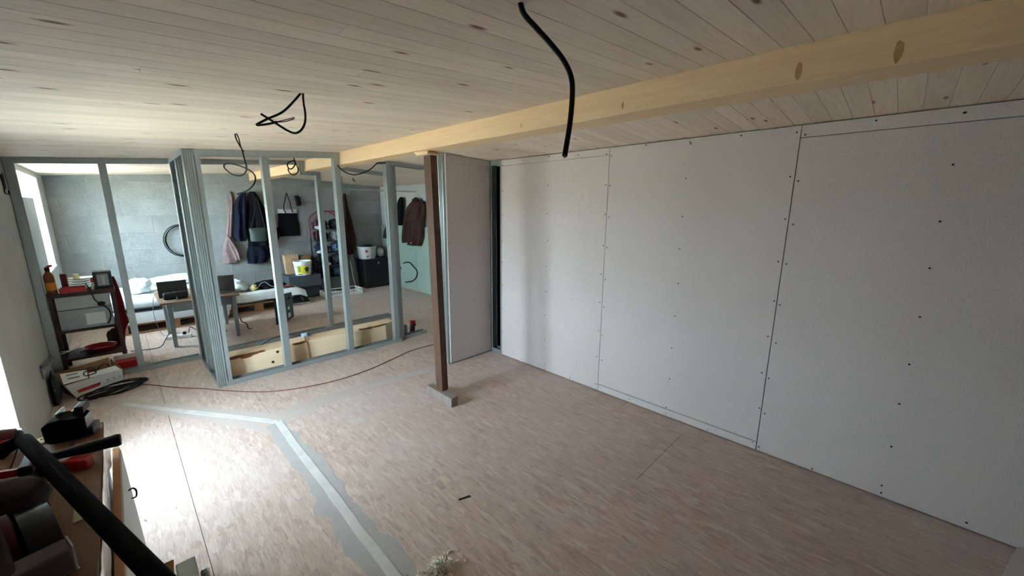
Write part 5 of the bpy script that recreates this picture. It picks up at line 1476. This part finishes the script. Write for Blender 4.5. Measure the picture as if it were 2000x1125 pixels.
MB().bar(lb, lb + lu * 0.14, 0.045, 0.05, up=(0, 1, 0)).build('tool_body', plain('dark_red_tool', (92, 40, 38), 0.5), t, bevel=0.004)
MB().bar(lb + Vector((0.0, -0.027, 0.01)), lb + lu * 0.11 + Vector((0, -0.027, 0)), 0.03, 0.006, up=(0, 1, 0)).build('black_insert', M_BPLAST, t)
MB().lathe([(0.034, 0), (0.036, 0.006), (0.036, 0.02), (0.03, 0.026)], lb + lu * 0.141, 18, lu).build('red_cap', M_RED, t, smooth=True)
MB().lathe([(0.012, 0), (0.012, 0.02)], lb + lu * 0.10 + Vector((0.026, 0, 0)), 10, (1, 0, 0)).build('side_knob', M_BPLAST, t)
o = MB().box(2.35, 2.405, 4.21, 4.25, 0.0005, 0.13).build('steel_can', plain('scuffed_tin', (150, 152, 148), 0.35, 0.7, 0.1, 20, 0.1), bevel=0.01)
tag(o, 'small grey tin standing left of the red hand tool', 'tin')
# bits on the open floor
random.seed(21)
sh = MB()
for i in range(130):
    a = random.uniform(0, 6.28); r = abs(random.gauss(0, 0.05))
    x, y = 0.785 + r * math.cos(a) * 1.25, 1.225 + r * math.sin(a)
    z = max(0.002, 0.06 - r * 0.7) * random.uniform(0.2, 1)
    rr_ = random.uniform(0.006, 0.014)
    ax = Vector((random.gauss(0, 1), random.gauss(0, 1), random.gauss(0, 1))).normalized()
    bx_ = ax.orthogonal().normalized(); cx_ = ax.cross(bx_)
    pts = [Vector((x, y, z)) + (bx_ * math.cos(t) + cx_ * math.sin(t)) * rr_ * (1 - t * 0.06) + ax * t * 0.002 for t in [j * 0.55 for j in range(8)]]
    pts = [Vector((p.x, p.y, max(p.z, 0.0025))) for p in pts]
    sh.tube(pts, 0.0026, 4)
o = sh.build('wood_shavings', plain('pale_shavings', (226, 216, 200), 0.8, 0, 0.25, 30, 0), smooth=True)
tag(o, 'small heap of curled pale wood shavings on the floor', 'shavings', kind='stuff')
o = MB().bar((1.110, 1.499, 0.003), (1.172, 1.480, 0.003), 0.005, 0.005).build('wood_splinter', M_DARK)
tag(o, 'short dark splinter lying on the open floor', 'splinter')

# ------------------------------------------------------------------ chest and tools in the foreground
CZ = 0.75
ch = thing('tool_chest', (-0.33, 1.5, 0), 'low chest with a brown board top in the near left corner', 'chest')
M_CTOP = make_plank('brown_chest_top', srgb(128, 92, 66), srgb(98, 68, 48), srgb(60, 40, 28), 'y', 0.2, 0.0)
M_FILM = plain('pale_chest_side', (176, 178, 176), 0.45, 0, 0.08, 7, 0.2)
MB().box(-0.515, -0.139, 1.0, 2.04, 0.0005, CZ - 0.0225).build('chest_body', M_FILM, ch, bevel=0.004)
for i, (xa, xb) in enumerate(((-0.52, -0.330), (-0.328, -0.128))):
    MB().box(xa, xb, 0.99, 2.052, CZ - 0.022, CZ).build('top_board', M_CTOP, ch, bevel=0.004)
MB().sheet(lambda u, v: (-0.1265 + 0.004 * noise.noise(Vector((u * 14, v * 3, 0))), 1.02 + 1.03 * u, CZ - 0.002 - (0.10 + 0.05 * noise.noise(Vector((u * 5, 1, 2)))) * v), 40, 4, (0.0012, 0, 0)).build('torn_film', plain('clear_film', (206, 210, 208), 0.15, 0, 0.06, 12, 0.3), ch, smooth=True)
pn = thing('leaning_door', (-0.11, 1.6, 0), 'pale panel with a brown wooden edge leaning on the chest', 'panel')
MB().add([(-0.105, 1.05, 0.0005), (-0.085, 1.05, 0.0005), (-0.085, 2.10, 0.0005), (-0.105, 2.10, 0.0005), (-0.121, 1.05, 0.60), (-0.101, 1.05, 0.60), (-0.101, 2.10, 0.60), (-0.121, 2.10, 0.60)],
         [(0, 3, 2, 1), (4, 5, 6, 7), (0, 1, 5, 4), (1, 2, 6, 5), (2, 3, 7, 6), (3, 0, 4, 7)]).build('panel_board', plain('pale_grey_panel', (164, 166, 164), 0.5, 0, 0.06, 8, 0.1), pn, bevel=0.006)
MB().add([(-0.123, 1.05, 0.601), (-0.103, 1.05, 0.601), (-0.103, 2.092, 0.601), (-0.123, 2.092, 0.601), (-0.124, 1.05, 0.612), (-0.104, 1.05, 0.612), (-0.104, 2.092, 0.612), (-0.124, 2.092, 0.612)],
         [(0, 3, 2, 1), (4, 5, 6, 7), (0, 1, 5, 4), (1, 2, 6, 5), (2, 3, 7, 6), (3, 0, 4, 7)]).build('edge_strip', plain('brown_edge', (164, 112, 70), 0.6, 0, 0.12, 12, 0.1), pn, bevel=0.002)
MB().tube(catmull([(-0.097, 1.93, 0.50), (-0.085, 1.935, 0.502), (-0.077, 1.93, 0.49), (-0.080, 1.92, 0.472), (-0.092, 1.925, 0.468)], 4), 0.003, 6).build('wire_hook', M_BLACK, pn, smooth=True)
cb_ = thing('carton_flap', (-0.089, 1.807, 0.350), 'brown cardboard box end below the leaning panel', 'box')
MB().box(-0.078, -0.018, 1.15, 1.56, 0.0005, 0.34).build('carton_body', M_CARD, cb_, bevel=0.003)
quad([(-0.078, 1.56, 0.341), (-0.018, 1.56, 0.341), (-0.012, 1.60, 0.372), (-0.074, 1.60, 0.376)], (0, 0, 0.003)).build('open_flap', M_CARD, cb_)

t = thing('tool_battery', (-0.20, 1.98, CZ), 'black power tool battery standing on the chest top', 'battery')
bc_ = Vector((-0.208, 1.985, CZ + 0.001))
ang = -0.25
bu = Vector((math.cos(ang), math.sin(ang), 0)); bv = Vector((-math.sin(ang), math.cos(ang), 0))
MB().prism([(-0.048, 0.012), (-0.036, 0.0), (0.036, 0.0), (0.048, 0.012), (0.050, 0.066), (0.038, 0.080), (0.012, 0.078), (-0.006, 0.083), (-0.036, 0.078), (-0.050, 0.064)], bc_ - bv * 0.04, bu, (0, 0, 1), bv, 0.08).build('battery_body', plain('matt_black', (10, 10, 11), 0.85, 0, 0.2, 40, 0.2, 3.0, None, 0.1), t, bevel=0.004)
MB().obox(bc_ + bu * 0.054 + Vector((0, 0, 0.052)), bu, bv, (0, 0, 1), 0.0012, 0.026, 0.02).build('rating_label', plain('label_grey', (190, 196, 198), 0.5), t)
MB().obox(bc_ + bu * 0.060 + Vector((0, 0, 0.018)), bu, bv, (0, 0, 1), 0.010, 0.034, 0.014).build('release_button', M_BPLAST, t, bevel=0.003)
for q in (-0.018, 0.022):
    MB().obox(bc_ + bu * q + bv * 0.02 + Vector((0, 0, 0.088)), bu, bv, (0, 0, 1), 0.003, 0.03, 0.008).build('contact_rail', M_STEEL, t, bevel=0.001)
MB().obox(bc_ + bu * 0.036 + bv * 0.022 + Vector((0, 0, 0.093)), bu, bv, (0, 0, 1), 0.012, 0.03, 0.013).build('slide_block', M_BPLAST, t, bevel=0.004)
t = thing('perforated_strip', (-0.274, 2.037, 0.752), 'flat cream strip with holes behind the battery', 'strip')
s0, s1 = Vector((-0.302, 2.002, 0.753)), Vector((-0.248, 2.021, 0.754))
MB().bar(s0, s1 + (s1 - s0) * 0.5, 0.05, 0.004).build('strip_body', plain('cream_strip', (206, 184, 128), 0.6), t, bevel=0.001)
dd = (s1 - s0).normalized(); dn_ = Vector((-dd.y, dd.x, 0))
for i, (a, b) in enumerate(((0.012, -0.009), (0.03, 0.008), (0.05, -0.009), (0.07, 0.008))):
    MB().lathe([(0.0045, 0), (0.0045, 0.0006)], s0 + dd * a + dn_ * b + Vector((0, 0, 0.002)), 10).build('hole', M_DARK, t)
t = thing('hammer', (-0.151, 1.826, 0.760), 'hammer with a black handle overhanging the chest edge', 'hammer')
h0, h1 = Vector((-0.261, 1.757, 0.796)), Vector((-0.079, 1.742, 0.792))
hd = (h1 - h0).normalized()
L_ = (h1 - h0).length
MB().tube([h0, h0 + hd * L_ * 0.3, h0 + hd * L_ * 0.55, h0 + hd * L_ * 0.85, h0 + hd * L_ * 0.95, h1], [0.012, 0.013, 0.018, 0.019, 0.021, 0.018], 14).build('handle', M_BLACK, t, smooth=True)
hn = Vector((-hd.y, hd.x, 0))
MB().bar(h0 - hn * 0.06 - hd * 0.012, h0 + hn * 0.05 - hd * 0.012, 0.030, 0.030).build('hammer_head', plain('dark_steel', (50, 48, 50), 0.4, 0.6), t, bevel=0.006)
t = thing('bar_clamp', (-0.236, 1.751, 0.760), 'red bar clamp lying across the chest top', 'clamp')
k0_, k1_ = Vector((-0.378, 1.819, 0.766)), Vector((-0.192, 1.730, 0.766))
kd = (k1_ - k0_).normalized()
MB().bar(k0_, k1_, 0.012, 0.022).build('clamp_bar', M_RED, t, bevel=0.002)
k2_ = Vector((-0.150, 1.698, 0.768))
MB().bar(k1_ - kd * 0.01, k2_, 0.034, 0.034).build('clamp_grip', M_RED, t, bevel=0.006)
MB().bar(k1_ - kd * 0.07 - Vector((0, 0.022, 0)), k1_ - kd * 0.012 - Vector((0, 0.022, 0)), 0.022, 0.030).build('trigger_housing', M_BPLAST, t, bevel=0.004)
MB().bar(k0_ + kd * 0.15 - Vector((0, 0.034, 0.006)), k1_ - kd * 0.015 - Vector((0, 0.036, 0.006)), 0.006, 0.008).build('steel_rod', M_STEEL, t)
MB().bar(k0_ + kd * 0.16 - Vector((0, 0.016, 0.008)), k1_ - kd * 0.09 - Vector((0, 0.018, 0.008)), 0.018, 0.012).build('grey_jaw', M_GPLAST, t, bevel=0.002)
t = thing('cordless_drill', (-0.338, 1.998, 0.780), 'dark red power drill at the back of the chest top', 'drill')
g0 = Vector((-0.406, 2.016, 0.790)); g1 = Vector((-0.316, 2.008, 0.790))
gd = (g1 - g0).normalized()
GL = (g1 - g0).length
MB().tube([g0, g0 + gd * 0.02, g0 + gd * GL * 0.6, g0 + gd * GL * 0.9], [0.028, 0.036, 0.036, 0.030], 18).build('drill_body', plain('dark_red_housing', (98, 34, 32), 0.45, 0, 0.1, 20, 0.1), t, smooth=True)
MB().tube([g0 + gd * GL * 0.905, g0 + gd * GL * 1.0, g1 + gd * 0.006], [0.024, 0.022, 0.014], 16).build('chuck', M_BPLAST, t, smooth=True)
MB().obox(g0 + gd * GL * 0.35 - Vector((0, 0.037, 0.0)), gd, (-gd.y, gd.x, 0), (0, 0, 1), 0.05, 0.003, 0.012).build('orange_stripe', plain('orange_red', (190, 72, 52), 0.5), t)

t = thing('circular_saw', (-0.241, 1.420, 0.800), 'black and dark red circular saw on the near end of the chest', 'saw')
sx = Vector((0.97, 0.24, 0)).normalized(); sy = Vector((-0.24, 0.97, 0)).normalized()
so_ = Vector((-0.262, 1.33, CZ + 0.008))
MB().blob(so_ + sy * 0.13 - sx * 0.03 + Vector((0, 0, 0.07)), (0.115, 0.075, 0.075), 3, 0.25, 1.6, 24, 16, CZ + 0.004).build('rear_housing', plain('brown_black_housing', (38, 20, 17), 0.7, 0, 0.2, 30, 0.2), t, smooth=True)
MB().obox(so_ + sx * -0.03 + Vector((0, 0, -0.005)), sx, sy, (0, 0, 1), 0.10, 0.15, 0.002).build('base_plate', M_STEEL, t, bevel=0.001)
arc = [(0.105 * math.cos(a), 0.095 * math.sin(a)) for a in [math.pi * i / 20 for i in range(21)]]
MB().prism([(p[0], p[1] + 0.002) for p in arc], so_ + sx * 0.015, sy, (0, 0, 1), sx, 0.05).build('blade_guard', plain('gloss_black_guard', (20, 20, 22), 0.32, 0.1, 0.15, 20, 0.05), t, smooth=True)
MB().lathe([(0.03, 0), (0.052, 0.006), (0.054, 0.06), (0.050, 0.13), (0.040, 0.15), (0.02, 0.155)], so_ + Vector((0, 0, 0.058)) + sx * 0.012, 22, -sx).build('motor_housing', plain('dark_red_motor', (74, 24, 24), 0.45, 0, 0.15, 20, 0.1), t, smooth=True)
MB().tube(catmull([so_ + sy * 0.11 + Vector((0, 0, 0.07)), so_ + sy * 0.09 + Vector((0, 0, 0.125)) - sx * 0.02, so_ + sy * 0.0 + Vector((0, 0, 0.140)) - sx * 0.03, so_ - sy * 0.10 + Vector((0, 0, 0.105)) - sx * 0.03, so_ - sy * 0.14 + Vector((0, 0, 0.05)) - sx * 0.03], 6), 0.021, 12).build('handle', plain('brown_black_grip', (44, 24, 20), 0.6, 0, 0.2, 40, 0.3), t, smooth=True)
dport = MB().obox(so_ - sy * 0.135 + sx * 0.02 + Vector((0, 0, 0.032)), sx, sy, (0, 0, 1), 0.045, 0.03, 0.028).build('dust_port', plain('dusty_mauve_plastic', (96, 76, 74), 0.6), t, bevel=0.006)
MB().obox(so_ - sy * 0.130 + sx * 0.067 + Vector((0, 0, 0.036)), sx, sy, (0, 0, 1), 0.0015, 0.026, 0.024).build('rating_plate', plain('white_plate', (196, 192, 190), 0.5), dport)
MB().obox(so_ - sy * 0.130 + sx * 0.0688 + Vector((0, 0, 0.036)), sx, (sy * 0.7 + Vector((0, 0, 0.7))).normalized(), (Vector((0, 0, 0.7)) - sy * 0.7).normalized(), 0.0004, 0.018, 0.0015).build('plate_mark', M_PRINT, dport)
t = thing('pry_handle', (-0.127, 1.296, 0.850), 'long black rubber-gripped bar slanting across the foreground', 'bar')
p0_, p1_ = Vector((-0.279, 1.792, 0.860)), Vector((-0.019, 0.814, 0.900))
pd_ = (p1_ - p0_).normalized()
MB().tube([p0_, p0_ + pd_ * 0.01, p0_ + pd_ * 0.25, p0_ + pd_ * 0.6, p1_], [0.015, 0.0185, 0.0185, 0.018, 0.017], 18).build('grip', plain('black_foam_grip', (12, 9, 11), 0.95, 0, 0.2, 60, 0.3, 3.0, None, 0.08), t, smooth=True)
MB().tube([p0_ + Vector((0.004, 0.002, 0.0)), p0_ + Vector((-0.035, -0.006, -0.012)), p0_ + Vector((-0.05, -0.02, -0.03))], [0.017, 0.018, 0.014], 14).build('end_hook', plain('black_foam_grip', (17, 15, 17)), t, smooth=True)
o = MB().sheet(lambda u, v: (-0.178 + 0.042 * u + 0.004 * v, 1.40 + 0.055 * v - 0.01 * u, CZ + 0.002 + 0.02 * v + 0.006 * math.sin(u * 3)), 6, 6, (0, 0, 0.002)).build('paper_scrap', plain('cream_paper', (206, 196, 160), 0.85), smooth=True)
tag(o, 'small cream paper scrap beside the circular saw', 'paper')
t = thing('steel_bracket', (0.013, 1.691, 0.250), 'grey metal plate with a bright chrome tube at the bottom edge', 'bracket')
MB().box(-0.012, 0.045, 1.49, 1.72, 0.0005, 0.262).build('plate', plain('grey_steel_plate', (150, 156, 154), 0.4, 0.5), t, bevel=0.004)
MB().tube([(0.060, 1.585, 0.0005), (0.060, 1.585, 0.285), (0.060, 1.588, 0.292)], [0.0135, 0.0135, 0.008], 14).build('chrome_tube', M_STEEL, t, smooth=True)
# pale board standing against the right wall just inside the frame edge
e0, e1 = Vector((2.735, -0.578, 0)), Vector((2.20, -0.434, 0))
en = Vector((-0.26, -0.966, 0)) * 0.38
o = MB()
for i in range(2):
    z = 0.0005 + i * 0.0135
    k = Vector((0.004 * i, -0.003 * i, z))
    quad([e0 + k, e1 + k, e1 + en + k, e0 + en + k], (0, 0, 0.0125)).build('plasterboard_offcut', M_GYP, bevel=0.001)
    tag(bpy.data.objects['plasterboard_offcut' if i == 0 else 'plasterboard_offcut.001'], ['lower plasterboard offcut lying on the floor at the right frame edge', 'upper plasterboard offcut lying on the floor at the right frame edge'][i], 'plasterboard', 'plasterboard offcuts')
